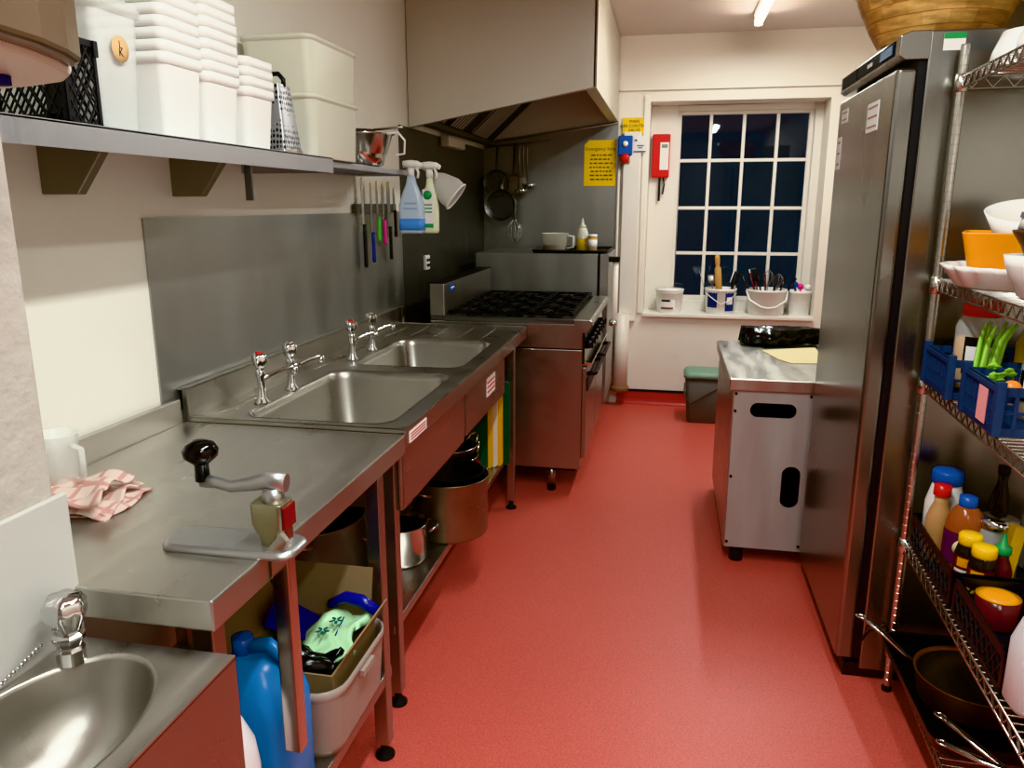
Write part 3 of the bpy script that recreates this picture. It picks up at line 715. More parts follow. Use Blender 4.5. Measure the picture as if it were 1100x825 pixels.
# ------------------------------------------------------------------ fryer cabinet beyond the cooker
fy = thing('side_oven', 'plain steel oven cabinet standing beyond the cooker against the back wall', 'oven', (-.85,5.5,0))
MB().box(-1.3,-.462,5.2,5.86,.13,1.213).build('body', M['steel_wall'], fy, bevel=.005)
MB().box(-.462,-.45,5.21,5.85,.13,1.2).build('door_gap', M['dark'], fy)
MB().box(-.45,-.39,5.2,5.86,.2,1.213).build('door', M['steel_wall'], fy, bevel=.005)
hd = MB().tube([(-.36,5.25,.76),(-.345,5.25,.78),(-.345,5.25,1.16)], .019, 12).build('handle', M['pipe'], fy)
MB().box(-.39,-.32,5.225,5.275,1.16,1.195).build('handle_bracket', M['black'], fy, bevel=.006)
MB().lathe([(.0,0),(.026,.005),(.03,.02),(.026,.04),(.0,.045)], (-.352,5.25,.725), 16).build('handle_end', M['polish'], fy)
for x in (-1.24,-.5):
    for y in (5.26,5.8): MB().cyl((x,y,0),(x,y,.13),.022,seg=14).build('leg', M['steel'], fy)
ot = tag(MB().vessel([(.5,.5,.03,0),(.52,.52,.03,.022)], .003, (-.66,5.5,1.2135)).build('oven_tray', M['nonstick']), 'black oven tray on top of the oven cabinet', 'tray')
TZ = 1.2168
mj = thing('measuring_jug', 'clear measuring jug with orange liquid on the black oven tray', 'jug', (-.785,5.5,TZ))
MB().bowl([(.07,0),(.078,.005),(.095,.12),(.098,.122)], .003, (-.785,5.45,TZ), 28).build('jug_body', M['frost'], mj)
MB().lathe([(.074,.004),(.082,.04),(0,.041)], (-.785,5.45,TZ), 24).build('liquid', M['amber'], mj)
MB().tube([(-.695,5.43,TZ+.105),(-.655,5.43,TZ+.1),(-.655,5.43,TZ+.03),(-.7,5.43,TZ+.02)], .009, 8).build('handle', M['frost'], mj)
ob = thing('oil_bottle', 'squeezy oil bottle with a pointed nozzle on the oven tray', 'bottle', (-.6,5.5,TZ))
MB().lathe([(.036,0),(.04,.004),(.04,.12),(.032,.15),(.02,.16)], (-.6,5.5,TZ), 24).build('bottle_body', M['frost'], ob)
MB().lathe([(.0385,.004),(.0405,.006),(.0405,.085),(0,.086)], (-.6,5.5,TZ), 24).build('oil', M['oil'], ob)
MB().lathe([(.022,.16),(.022,.175),(.012,.18),(.004,.225),(0,.226)], (-.6,5.5,TZ), 20).build('nozzle', M['frost'], ob)
js = thing('spice_jar', 'small white spice jar beside the oil bottle', 'jar', (-.52,5.5,TZ))
MB().lathe([(.03,0),(.032,.004),(.032,.095)], (-.525,5.46,TZ), 20).build('jar_body', M['spice'], js)
MB().lathe([(.0325,.02),(.0325,.08)], (-.525,5.46,TZ), 20).build('label', M['label'], js)
MB().lathe([(.033,.095),(.033,.115),(0,.116)], (-.525,5.46,TZ), 20).build('lid', M['white'], js)

# wide white pipe, thin conduit
pp = thing('waste_pipe', 'wide white vertical pipe in the corner beside the oven cabinet', 'pipe', (-.4,5.93,.1))
MB().cyl((-.335,5.925,.13),(-.335,5.925,.72),.06,seg=28).build('pipe', M['pipe'], pp)
MB().lathe([(.06,0),(.07,.0),(.072,.03),(.066,.04),(.06,.04)], (-.335,5.925,.12), 28).build('collar', M['rust'], pp)
cd = MB().cyl((-.392,5.978,.12),(-.392,5.978,1.9),.011,seg=10); cd.cyl((-.392,5.978,.11),(-.33,5.978,.13),.01,seg=8)
tag(cd.build('conduit', M['pipe']), 'thin white conduit running up to the blue switch', 'conduit')

# ------------------------------------------------------------------ signs and safety things on the back wall
def card(name, x0,x1,z0,z1,y,m,label,cat,clip=0):
    t = thing(name, label, cat, ((x0+x1)/2,y,z0))
    poly = [(x0,z0),(x1,z0),(x1,z1),(x0+clip,z1),(x0,z1-clip)] if clip else [(x0,z0),(x1,z0),(x1,z1),(x0,z1)]
    MB().prism(poly, .003, frame((0,y,0),(1,0,0),(0,0,1))).build('card', m, t)
    return t
t = card('safety_notice', -.652,-.415,1.668,1.998,5.9885,M['sign'],'large yellow notice with a cut corner on the steel back sheet','sign',.035)
lettering(t,'Emergency Stop',.034,(-.533,5.985,1.935),(1,0,0),(0,0,1),M['ink'])
q = MB(); rq = random.Random(2)
for k in range(7):
    z = 1.885-.029*k; x = -.62+rq.uniform(0,.02)
    while x < -.46:
        w_ = rq.uniform(.012,.035); q.box(x,min(x+w_,-.44),5.9845,5.985,z,z+.011); x += w_+.008
q.build('printed_lines', mat('brown_ink','6a5414',.7), t)
t = card('valve_sign', -.375,-.205,2.035,2.15,5.99,M['sign'],'small yellow valve sign above the blue switch box','sign')
lettering(t,'MAIN\nGAS CONTROL\nVALVE',.03,(-.29,5.986,2.093),(1,0,0),(0,0,1),M['ink'],sp=1.0)
sw = thing('gas_interlock_switch', 'blue gas interlock box with a red mushroom button', 'switch', (-.345,5.93,1.84))
MB().box(-.398,-.296,5.93,5.998,1.885,2.022).build('switch_box', M['blue'], sw, bevel=.006)
MB().lathe([(.02,0),(.02,.008),(0,.008)], (0,0,0), 18, frame((-.347,5.93,1.965),(1,0,0),(0,0,1))).build('dial', M['white'], sw)
MB().box(-.385,-.31,5.94,5.998,1.83,1.885).build('button_box', M['brass'], sw, bevel=.004)
MB().lathe([(.018,0),(.018,.02),(.034,.022),(.034,.034),(.02,.042),(0,.043)], (0,0,0), 22, frame((-.347,5.94,1.862),(1,0,0),(0,0,1))).build('stop_button', M['red'], sw)
t = card('white_notice', -.29,-.195,1.905,2.018,5.955,M['label'],'small white notice beside the blue switch box','sign')
q = MB(); q.box(-.28,-.265,5.948,5.949,1.985,1.995); q.box(-.265,-.215,5.948,5.949,1.95,1.955); q.box(-.255,-.225,5.948,5.949,1.935,1.94); q.box(-.288,-.2,5.948,5.949,1.908,1.914); q.build('printed_lines', M['inkb'], t)
fb = thing('fire_blanket', 'red fire blanket case with hanging pull tapes beside the window', 'fire blanket', (-.1,6.22,1.72))
MB().box(-.158,-.028,6.19,6.249,1.735,2.05).build('case', M['red'], fb, bevel=.008)
l = MB().box(-.1,-.035,6.187,6.1905,1.79,1.99).build('label', M['label'], fb)
MB().box(-.09,-.045,6.1862,6.1872,1.95,1.975).build('printed_band', mat('grey_print','8a938c',.6), l)
MB().box(-.105,-.088,6.22,6.224,1.56,1.74).build('pull_tape', M['black'], fb)
MB().tube([(-.07,6.22,1.74),(-.06,6.22,1.68),(-.07,6.22,1.61)],.008,6,flat=.3).build('pull_tape', M['black'], fb)

# ------------------------------------------------------------------ utensils hanging from the hood rail
hr = tag(MB().cyl((-1.40,5.93,1.955),(-.9,5.93,1.995),.007,seg=8).build('hanging_rail', M['steel_dark']), 'steel rail under the hood with pans hanging from it', 'rail')
def hang_pan(x, y, zr, L, r, dep, label, m='pan_out', tilt=0):
    t = thing('frying_pan' if dep < .06 else 'hanging_saucepan', label, 'pan', (x,y,zr-L-2*r), 0, 'pans hanging under the hood')
    zc = zr-L-r
    MB().bowl([(r*.82,0),(r*.9,.004),(r,dep)], .003, (0,0,0), 28, frame((x,y,zc),(1,0,0),(0,0,1))).build('pan_body', M[m], t)
    MB().tube([(x,y-dep*.8,zc+r*.95),(x,y-dep*.6,zc+r+.03),(x,y-.005,zr+.01)], .009, 8, flat=.6, up=(0,1,0)).build('handle', M['steel_dark'], t)
hang_pan(-1.3,5.92,1.95,.16,.1,.05,'dark frying pan hanging leftmost under the hood','steel_dark')
hang_pan(-1.17,5.94,1.96,.2,.09,.07,'dull steel saucepan hanging behind the ladles')
hang_pan(-1.26,5.9,1.7,.05,.12,.1,'wide dark saucepan hanging lowest under the hood','steel_dark')
for k,(x,L,r,lab) in enumerate(((-1.07,.3,.05,'steel ladle hanging nearest the yellow notice'),(-1.13,.34,.05,'steel ladle hanging second from the yellow notice'),(-1.1,.24,.0,'steel slotted turner hanging between the ladles'))):
    t = thing('ladle' if r else 'slotted_turner', lab, 'utensil', (x,5.89,1.62), 0, 'utensils hanging under the hood')
    z = 1.975
    MB().tube([(x,5.905,z+.005),(x,5.9,z-.02),(x,5.9,z-L)], .006, 8, flat=.5, up=(0,1,0)).build('handle', M['steel'], t)
    if r: MB().bowl([(.004,-.032),(r*.6,-.024),(r*.9,-.008),(r,.008)], .002, (x+.02,5.86,z-L), 22).build('ladle_bowl', M['polish'], t)
    else: MB().box(x-.035,x+.035,5.899,5.902,z-L-.1,z-L).build('blade', M['steel'], t, bevel=.002)
t = thing('wire_whisk', 'balloon whisk hanging over the oven cabinet', 'whisk', (-1.16,5.88,1.25), 0)
wm = MB()
for i in range(5):
    a = PI*i/5; d = V(math.cos(a),math.sin(a),0)
    wm.tube([V(-1.16,5.88,1.43)+d*.012*s*0+d*(.012*s0)+V(0,0,zz) for s0,zz,s in ((1,0,0),(4,-.06,0),(4.6,-.12,0),(2,-.165,0),(0,-.175,0),(-2,-.165,0),(-4.6,-.12,0),(-4,-.06,0),(-1,0,0))], .0022, 5)
wm.build('wires', M['polish'], t)
MB().cyl((-1.16,5.88,1.43),(-1.16,5.88,1.58),.011,seg=10).build('handle', M['steel'], t)
# ------------------------------------------------------------------ on the worktop
WZ = .9
oc = thing('can_opener', 'table mounted can opener with black crank knob on the worktop edge', 'can opener', (-.79,1.24,WZ))
MB().loft([rrect(-.787,1.237,.27*s,.1*q,.03*q,WZ+z,6) for s,q,z in ((1,1,0),(1,1,.006),(.985,.96,.01),(.97,.93,.011),(.955,.88,.014),(.93,.82,.014))]).build('base_plate', M['alu'], oc)
MB().box(-.708,-.672,1.222,1.252,.47,WZ+.06).build('bar', M['polish'], oc, bevel=.003)
MB().loft([rrect(-.706,1.237,w,d,.008,WZ+z,3) for w,d,z in ((.034,.04,.012),(.036,.044,.03),(.062,.05,.055),(.064,.052,.098))]).build('gear_housing', M['brass'], oc, bevel=.002)
MB().box(-.675,-.669,1.216,1.258,WZ+.05,WZ+.092).build('red_plate', mat('dark_red_plate','7a1f22',.35), oc); MB().box(-.678,-.673,1.211,1.216,WZ+.045,WZ+.097).build('edge_strip', M['polish'], oc)
MB().cyl((-.7,1.237,WZ+.09),(-.7,1.237,WZ+.125),.022,.018,16).build('spindle', M['alu'], oc)
cr = MB().tube([(-.672,1.237,WZ+.135),(-.71,1.237,WZ+.138),(-.745,1.237,WZ+.128),(-.785,1.237,WZ+.12),(-.815,1.237,WZ+.126),(-.845,1.237,WZ+.128)], [.018,.018,.014,.012,.012,.014], 12, flat=.75, up=(0,1,0))
cr = cr.build('crank', M['alu'], oc)
MB().lathe([(.014,.128),(.013,.16),(.02,.166),(.031,.176),(.033,.188),(.026,.2),(.012,.206),(0,.207)], (-.843,1.237,WZ), 24).build('knob', M['blackg'], cr)
bl = MB().prism([(-.705,WZ+.012),(-.672,WZ+.012),(-.66,WZ+.035),(-.672,WZ+.05)], .012, frame((0,1.212,0),(1,0,0),(0,0,1))); bl.build('blade', M['polish'], oc)
MB().tube([(-.745,1.197,WZ+.003),(-.742,1.185,WZ-.03),(-.74,1.183,WZ-.07)], .0015, 6).build('cord', M['black'], oc)
pj = thing('plastic_beaker', 'clear plastic beaker at the wall end of the worktop', 'beaker', (-1.31,1.41,WZ))
MB().bowl([(.036,0),(.038,.004),(.046,.14),(.048,.142)], .0025, (-1.315,1.41,WZ), 28).build('beaker_body', M['clear'], pj)
MB().tube([(-1.27,1.4,WZ+.12),(-1.24,1.395,WZ+.115),(-1.24,1.395,WZ+.05),(-1.272,1.4,WZ+.03)], .007, 8, flat=.6).build('handle', M['clear'], pj)
# folded tea towel
ct = MB(); rnd = random.Random(3)
nx, ny = 22, 16
for lay in range(3):
    vs = []; fs = []
    for j in range(ny+1):
        for i in range(nx+1):
            u = i/nx; v = j/ny
            x = -1.29 + .17*u - .02*lay*v + .012*math.sin(5*v+lay); y = 1.27 + .17*v + .03*u - .012*lay
            z = WZ+.004+.014*lay + .009*math.sin(9*u+4*v+lay*2)*(.3+.7*u) + .007*math.sin(14*v-3*u+lay) + (.016*u*(lay==2))
            vs.append((x,y,max(z,WZ+.002)))
    for j in range(ny):
        for i in range(nx): a = j*(nx+1)+i; fs.append((a,a+1,a+nx+2,a+nx+1))
    ct.add(vs, fs, True)
o = ct.build('tea_towel', M['cloth']); so_ = o.modifiers.new('Solidify','SOLIDIFY'); so_.thickness = .004
tag(o, 'crumpled pale pink checked tea towel on the worktop by the near wall', 'tea towel')

# ------------------------------------------------------------------ under the worktop
UZ = .27
jc = thing('jerrycan', 'sky blue plastic jerrycan under the worktop behind the basin', 'jerrycan', (-.82,1.32,UZ))
L = [rrect(-.825,1.33,w,d,r,UZ+z,6) for w,d,r,z in ((.18,.15,.03,0),(.19,.16,.035,.015),(.19,.16,.035,.23),(.175,.15,.05,.28),(.12,.11,.04,.325),(.065,.06,.028,.34))]
MB().loft(L).build('can_body', M['sky'], jc)
MB().tube([(-.765,1.33,UZ+.285),(-.755,1.33,UZ+.335),(-.79,1.33,UZ+.365),(-.83,1.33,UZ+.355)], .015, 10).build('handle', M['sky'], jc)
MB().cyl((-.85,1.33,UZ+.335),(-.85,1.33,UZ+.375),.022,seg=18).build('cap', M['blue'], jc)
wbt = thing('cleaning_bottle', 'white plastic bottle squeezed between the basin and the blue jerrycan', 'bottle', (-.775,1.165,UZ))
MB().lathe([(.05,0),(.056,.01),(.056,.2),(.05,.25),(.03,.3),(.02,.32)], (-.79,1.16,UZ), 24).build('bottle_body', M['jer_white'], wbt)
MB().cyl((-.79,1.16,UZ+.32),(-.79,1.16,UZ+.36),.021,seg=16).build('cap', M['white'], wbt)
tb = thing('storage_tub', 'grey translucent storage tub holding an open cardboard box', 'tub', (-.84,1.62,UZ))
MB().vessel([(.29,.31,.05,0),(.305,.325,.055,.02),(.325,.35,.06,.16),(.335,.355,.07,.163),(.335,.355,.07,.185)], .004, (-.855,1.6,UZ)).build('tub_body', M['greytub'], tb)
MB().box(-.69,-.678,1.56,1.63,UZ+.15,UZ+.165).build('handle', M['greytub'], tb)
cb = thing('cardboard_box', 'open brown cardboard box standing in the grey tub', 'box', (-.84,1.625,UZ+.005))
bx = MB()
for a in ((-.975,-.72,1.475,1.48),(-.975,-.72,1.735,1.74),(-.975,-.97,1.48,1.735),(-.725,-.72,1.48,1.735)): bx.box(*a,UZ+.006,UZ+.2)
bx.box(-.975,-.72,1.475,1.74,UZ+.006,UZ+.01); bx.build('box_walls', M['card'], cb)
def flap(p, q, d, name='flap'):
    p, q, d = Vector(p), Vector(q), Vector(d); n = (q-p).cross(d).normalized()*.004
    m = MB(); m.add([p,q,q+d,p+d,p+n,q+n,q+d+n,p+d+n],[(0,1,2,3),(7,6,5,4),(0,4,5,1),(1,5,6,2),(2,6,7,3),(3,7,4,0)]); return m.build(name, M['card'], cb)
flap((-.72,1.48,UZ+.2),(-.72,1.74,UZ+.2),(.03,.01,.055)); flap((-.97,1.74,UZ+.2),(-.73,1.74,UZ+.2),(.0,.03,.13)); flap((-.975,1.74,UZ+.2),(-.975,1.48,UZ+.2),(-.05,0,.1))
dp = thing('dustpan', 'royal blue dustpan with a curved handle lying in the cardboard box', 'dustpan', (-.85,1.7,UZ+.2))
Mx = Matrix.Translation((-.89,1.7,UZ+.2)) @ Matrix.Rotation(.35,4,'Y') @ Matrix.Rotation(.15,4,'Z')
pn = MB(); pn.M = Mx
pn.box(-.09,.09,-.08,.09,-.004,.0); pn.box(-.09,-.086,-.08,.09,0,.045); pn.box(-.09,.09,.086,.09,0,.05); pn.box(.086,.09,-.08,.09,0,.045)
pn.build('pan', M['royal'], dp, bevel=.002)
MB().tube([(-.84,1.73,UZ+.235),(-.79,1.725,UZ+.262),(-.745,1.715,UZ+.262),(-.7,1.71,UZ+.24)], [.012,.016,.017,.014], 12, flat=.7).build('handle', M['royal'], dp)
def crumple(x0,x1,y0,y1,z,amp,seed,n=16,tilt=(0,0)):
    r = random.Random(seed); ph = [r.uniform(0,6) for _ in range(8)]; m = MB(); vs=[]; fs=[]
    for j in range(n+1):
        for i in range(n+1):
            u,v = i/n, j/n
            zz = amp*(math.sin(7*u+ph[0]+3*v)+.6*math.sin(11*v+ph[1]-5*u)+.5*abs(math.sin(13*u+9*v+ph[2])))
            e = .012*math.sin(9*v+ph[3]); f = .012*math.sin(8*u+ph[4])
            vs.append((x0+(x1-x0)*u+e, y0+(y1-y0)*v+f, z+zz+tilt[0]*(u-.5)+tilt[1]*(v-.5)))
    for j in range(n):
        for i in range(n): a=j*(n+1)+i; fs.append((a,a+1,a+n+2,a+n+1))
    m.add(vs,fs,True); return m
GX = 0
gf = thing('liner_packet', 'pale green packet of bin liners with dark leaf print in the box', 'packet', (-.78,1.62,UZ+.19))
o = crumple(-.865,-.735,1.56,1.72,UZ+.2,.006,5,tilt=(.02,.04)).build('packet_film', M['teal_film'], gf); m_=o.modifiers.new('Solidify','SOLIDIFY'); m_.thickness=.02; m_.offset=-1
lf = MB()
for (lx,ly) in ((-.812,1.625),(-.79,1.66)):
    for k in range(5):
        a = 2*PI*k/5; lf.sphere((0,0,0),.009,8,5,.12,Matrix.Translation((lx+.011*math.cos(a),ly+.011*math.sin(a),UZ+.231+.14*(lx+.79)+.24*(ly-1.655)))@Matrix.Rotation(a,4,'Z')@Matrix.Diagonal((1,.5,1,1)))
lf.build('leaf_print', mat('dark_teal_print','12584e',.5), gf)
o = crumple(-.905,-.745,1.49,1.565,UZ+.19,.012,9,18).build('bin_liner', M['blackbag']); m_=o.modifiers.new('Solidify','SOLIDIFY'); m_.thickness=.015; m_.offset=-1
tag(o, 'shiny black bin liner crumpled in the near end of the box', 'bin liner')

# ------------------------------------------------------------------ pots under the sink
PZ2 = .28
def pot(name, label, x, y, r, h, mout, handles=2, hm='steel', ang=0.0, min_=None, z=PZ2, lip=True):
    t = thing(name, label, 'pot', (x,y,z))
    MB().lathe([(r*.9,0),(r*.97,.006),(r,.02),(r,h-.006),(r+.006,h)], (x,y,z), 40).build('pot_body', mout, t) if False else None
    MB().bowl([(r*.9,0),(r*.97,.006),(r,.02),(r,h-.006),(r+.005,h-.002),(r+.005,h)], .004, (x,y,z), 40).build('pot_body', mout, t)
    MB().lathe([(r-.006,h-.02),(r-.0065,.012),(0,.011)], (x,y,z), 40, caps=False).build('lining', min_ or M['nonstick'], t)
    for k in range(handles):
        a = ang + PI*k; d = V(math.cos(a),math.sin(a),0); s = V(-d.y,d.x,0); c = V(x,y,z+h-.04)
        MB().tube([c+d*(r-.002)-s*.045, c+d*(r+.03)-s*.04+V(0,0,.012), c+d*(r+.045)+V(0,0,.015), c+d*(r+.03)+s*.04+V(0,0,.012), c+d*(r-.002)+s*.045], .006, 8).build('handle', M[hm], t)
    return t
pot('stockpot','wide steel stockpot with a black interior at the near end under the sink',-1.185,2.3,.2,.22,M['steel'],2,ang=1.9)
pot('saucepan','small steel pan with a blackened inside behind the worktop leg',-.915,2.465,.105,.145,M['polish'],2,ang=.6)
pot('stockpot','tall scorched stockpot with a side handle at the shelf edge under the sink',-.80,2.745,.15,.235,M['pan_out'],2,ang=1.1)
np_ = MB().bowl([(.1,0),(.125,.01),(.134,.1),(.137,.102)], .004, (-.80,2.745,PZ2+.15), 36).build('cooking_pot', M['nonstick'])
tag(np_, 'black pot nested inside the tall scorched stockpot', 'pot')
pot('casserole','red enamel casserole beneath the stack of black pans',-.93,3.2,.135,.11,M['crimson'],2,ang=1.2)
for k,(lab,dz,r) in enumerate((('lower black frying pan on the red casserole',.11,.128),('upper black frying pan with a pale rim on the pan stack',.155,.122))):
    t = thing('frying_pan', lab, 'pan', (-.93,3.2,PZ2+dz), 0, 'black pans on the red casserole')
    MB().bowl([(r*.78,0),(r*.86,.004),(r,.042)], .003, (-.93,3.2+.01*k,PZ2+dz+.002), 36).build('pan_body', M['nonstick'], t)
    MB().tube([V(-.93,3.2+.01*k,PZ2+dz+.044)+V(math.cos(a),math.sin(a),0)*r for a in [2*PI*i/36 for i in range(36)]], .003, 6, True).build('rim', M['polish'], t)
    MB().tube([(-.93+r*.4,3.2+r*.9,PZ2+dz+.036),(-.93+r*.5,3.2+r*1.25,PZ2+dz+.06),(-.93+r*.75,3.2+r*1.35,PZ2+dz+.06),(-.93+r*.85,3.2+r*.55,PZ2+dz+.038)], .006, 8).build('handle', M['polish'], t)
for k,(mm,lab) in enumerate((('boardg','dark green chopping board at the front of the leaning row'),('boardy','yellow chopping board behind the front green one'),('boardw','cream chopping board between two yellow ones'),('boardy','second yellow chopping board, behind the cream one'),('boardg','dark green chopping board at the back of the leaning row'))):
    y = 3.46+.022*k; x1 = -.815+.02*k+(.01 if k==4 else 0)
    b = MB().prism(rr2(x1-.15,.335+.008*k,.3,.36+.016*k-(.04 if k==0 else 0),.02,4), .014, Matrix.Translation((0,y+.014,PZ2-.155+.0)) @ frame((0,0,0),(1,0,0),(0,0,1)))
    o = tag(b.build('chopping_board', M[mm], bevel=.002), lab, 'chopping board', 'chopping boards under the sink')
    # stand each board on the shelf
    zmin = min((o.matrix_basis @ v.co).z for v in o.data.vertices); o.location.z += PZ2+.001-zmin

# ------------------------------------------------------------------ window sill
def bucket(label, x, r, h, lab=None, handle=True, y=6.1, m='white', front=None):
    t = thing('bucket', label, 'bucket', (x,y,.72), 0, 'white buckets on the window sill')
    MB().bowl([(r*.84,0),(r*.87,.006),(r*.97,h-.02),(r,h-.018),(r,h)], .003, (x,y,.72), 32).build('bucket_body', M[m], t)
    return t
SY = 6.09
b1 = bucket('small lidded white bucket with a brown label at the left of the sill', .018, .105, .17)
MB().lathe([(.107,.168),(.109,.172),(.109,.182),(0,.184)], (.018,6.1,.72), 32).build('lid', M['white'], b1)
def wrap(t, x, y, r, z0, z1, a0, a1, m, name='label'):
    mb = MB(); n = 10
    L = [[V(x+r*math.cos(a0+(a1-a0)*i/n), y+r*math.sin(a0+(a1-a0)*i/n), z) for i in range(n+1)] for z in (z0,z1)]
    mb.loft(L, False, False, True, False); return mb.build(name, m, t)
wl = wrap(b1,.018,6.1,.0985,.75,.85,-2.3,-1.1,M['label'])
wrap(b1,.018,6.1,.0987,.752,.768,-2.25,-1.25,mat('brown_print','7a5648',.6),'printed_band'); wrap(b1,.018,6.1,.0987,.81,.825,-2.2,-1.5,M['ink'],'printed_band')
b2 = bucket('white bucket with navy labels holding the rolling pin', .4, .118, .195)
wrap(b2,.4,6.1,.1135,.775,.895,-2.6,-1.85,M['inkb']); k2 = wrap(b2,.4,6.1,.1135,.75,.89,-1.3,-.6,M['inkb']); wrap(b2,.4,6.1,.114,.8,.855,-1.2,-.75,M['label'],'printed_panel')
MB().tube([(.285,6.07,.88),(.33,5.985,.85),(.40,5.972,.8),(.45,5.98,.83),(.515,6.07,.88)], .004, 6).build('handle', M['white'], b2)
b3 = bucket('widest white bucket, crammed with dark handled utensils', .735, .148, .195)
MB().tube([(.587,6.08,.9),(.605,5.99,.84),(.68,5.945,.795),(.735,5.938,.785),(.79,5.945,.795),(.865,5.99,.84),(.883,6.08,.9)], .008, 8).build('handle', M['white'], b3)
b4 = bucket('white bucket at the right end of the sill holding blue and pink tools', .978, .088, .185, y=6.13)
# tools
rp = thing('rolling_pin', 'pale wooden rolling pin standing in the navy labelled bucket', 'rolling pin', (.385,6.08,.75))
Mr = Matrix.Translation((.4,6.08,.735)) @ Matrix.Rotation(-.1,4,'Y')
MB().lathe([(0,0),(.025,.001),(.025,.33),(.014,.345),(.018,.37),(.02,.41),(.014,.43),(0,.432)], (0,0,0), 20, Mr).build('pin_body', M['wood'], rp)
def stick(name, label, cat, x, y, z0, lean_x, lean_y, L, mh, r=.008, head=None, grp='utensils standing in the sill buckets'):
    t = thing(name, label, cat, (x,y,z0), 0, grp)
    Mt = Matrix.Translation((x,y,z0)) @ Matrix.Rotation(lean_x,4,'Y') @ Matrix.Rotation(-lean_y,4,'X')
    MB().tube([(0,0,0),(0,0,L*.55),(0,0,L)], [r*.6,r,r], 8, flat=.7, M=Mt).build('handle', M[mh], t)
    if head == 'spat': MB().loft([rrect(0,0,w,.008,.003,z,3) for w,z in ((.03,L),(.05,L+.03),(.055,L+.09),(.04,L+.105))], M=Mt).build('blade', M['black'], t); MB().loft([rrect(-.026,0,.008,.01,.003,z,3) for z in (L+.01,L+.1)], M=Mt).build('edge', M['white'], t)
    if head == 'whisk':
        m = MB()
        for i in range(4):
            a = PI*i/4; d = V(math.cos(a),math.sin(a),0); m.tube([d*.008+V(0,0,L),d*.035+V(0,0,L+.05),d*.035+V(0,0,L+.09),V(0,0,L+.12),d*-.035+V(0,0,L+.09),d*-.035+V(0,0,L+.05),d*-.008+V(0,0,L)], .0018, 5, M=Mt)
        m.build('wires', M['steel'], t)
    if head == 'ball': MB().sphere((0,0,L+.015),.024,14,8,1,Mt).build('head', M[mh], t)
    if head == 'slot': MB().loft([rrect(0,0,w,.005,.002,z,3) for w,z in ((.02,L),(.055,L+.03),(.06,L+.08))], M=Mt).build('blade', M['steel'], t)
stick('spatula','black spatula with a white edge in the navy labelled bucket','spatula',.43,6.1,.735,.28,.1,.21,'black',.008,'spat')
stick('kitchen_tongs','dark handled tool tilted beside the white-edged spatula','utensil',.45,6.11,.735,.2,.05,.3,'black',.01)
stick('skewer','thin steel skewer leaning out to the left of the rolling pin','skewer',.335,6.1,.735,-.32,0,.33,'steel',.003)
stick('fish_slice','grey slotted slice just left of the rolling pin','fish slice',.36,6.11,.735,-.12,.1,.2,'steel',.006,'slot')
stick('spatula','black spatula with a long white edge leaning left in the widest bucket','spatula',.71,6.1,.735,-.25,.1,.24,'darkred',.008,'spat')
for k,(dx,lx,LL,mm,lab) in enumerate(((-.05,-.45,.33,'brown','dark brown handle leaning far left in the widest bucket'),(-.03,-.33,.31,'darkred','dark red handle leaning left in the widest bucket'),(-.01,-.2,.3,'brown','dark brown handle behind the long white-edged spatula'),(.0,-.06,.29,'darkred','dark red upright handle in the middle of the widest bucket'),(.03,.12,.3,'black','black handle right of centre in the widest bucket'),(.05,.3,.29,'brown','dark brown handle leaning right in the widest bucket'),(.06,.5,.3,'brown','thin brown handle leaning far right in the widest bucket'))):
    stick('utensil', lab, 'utensil', .735+dx, 6.09+.012*(k%3), .735, lx, .05*(k%2), LL, mm, .0085)
stick('wire_whisk','wire whisk standing in the middle of the widest bucket','whisk',.73,6.12,.735,.05,.05,.2,'steel',.008,'whisk')
stick('wire_whisk','second wire whisk, right of the first in the widest bucket','whisk',.76,6.12,.735,.22,.05,.18,'steel',.008,'whisk')
stick('measuring_scoop','bright blue scoop in the bucket at the right end of the sill','scoop',.965,6.12,.735,-.12,.05,.2,'blue',.01,'ball')
stick('measuring_scoop','bright pink scoop in the bucket at the right end of the sill','scoop',.985,6.11,.735,-.03,.1,.185,'pink',.01,'ball')
stick('measuring_scoop','white scoop in the bucket at the right end of the sill','scoop',1.0,6.12,.735,.16,.05,.18,'white',.01,'ball')

# ------------------------------------------------------------------ bin and steel cabinet
bn = thing('waste_bin', 'brown pedal bin with a sage green lid below the window', 'bin', (.29,5.6,0))
MB().loft([rrect(.29,5.62,w,d,.03,z,5) for w,d,z in ((.22,.2,0),(.225,.205,.01),(.27,.25,.33))]).build('bin_body', M['bin'], bn)
MB().loft([rrect(.29,5.62,w,d,.035,z,5) for w,d,z in ((.27,.25,.33),(.29,.27,.332),(.29,.27,.352),(.26,.24,.372),(.2,.18,.376))]).build('lid', M['green_lid'], bn)
MB().tube([(.152,5.5,.3),(.15,5.49,.2),(.2,5.492,.15),(.29,5.494,.21),(.43,5.5,.3)], .006, 6).build('carry_handle', M['bin'], bn)

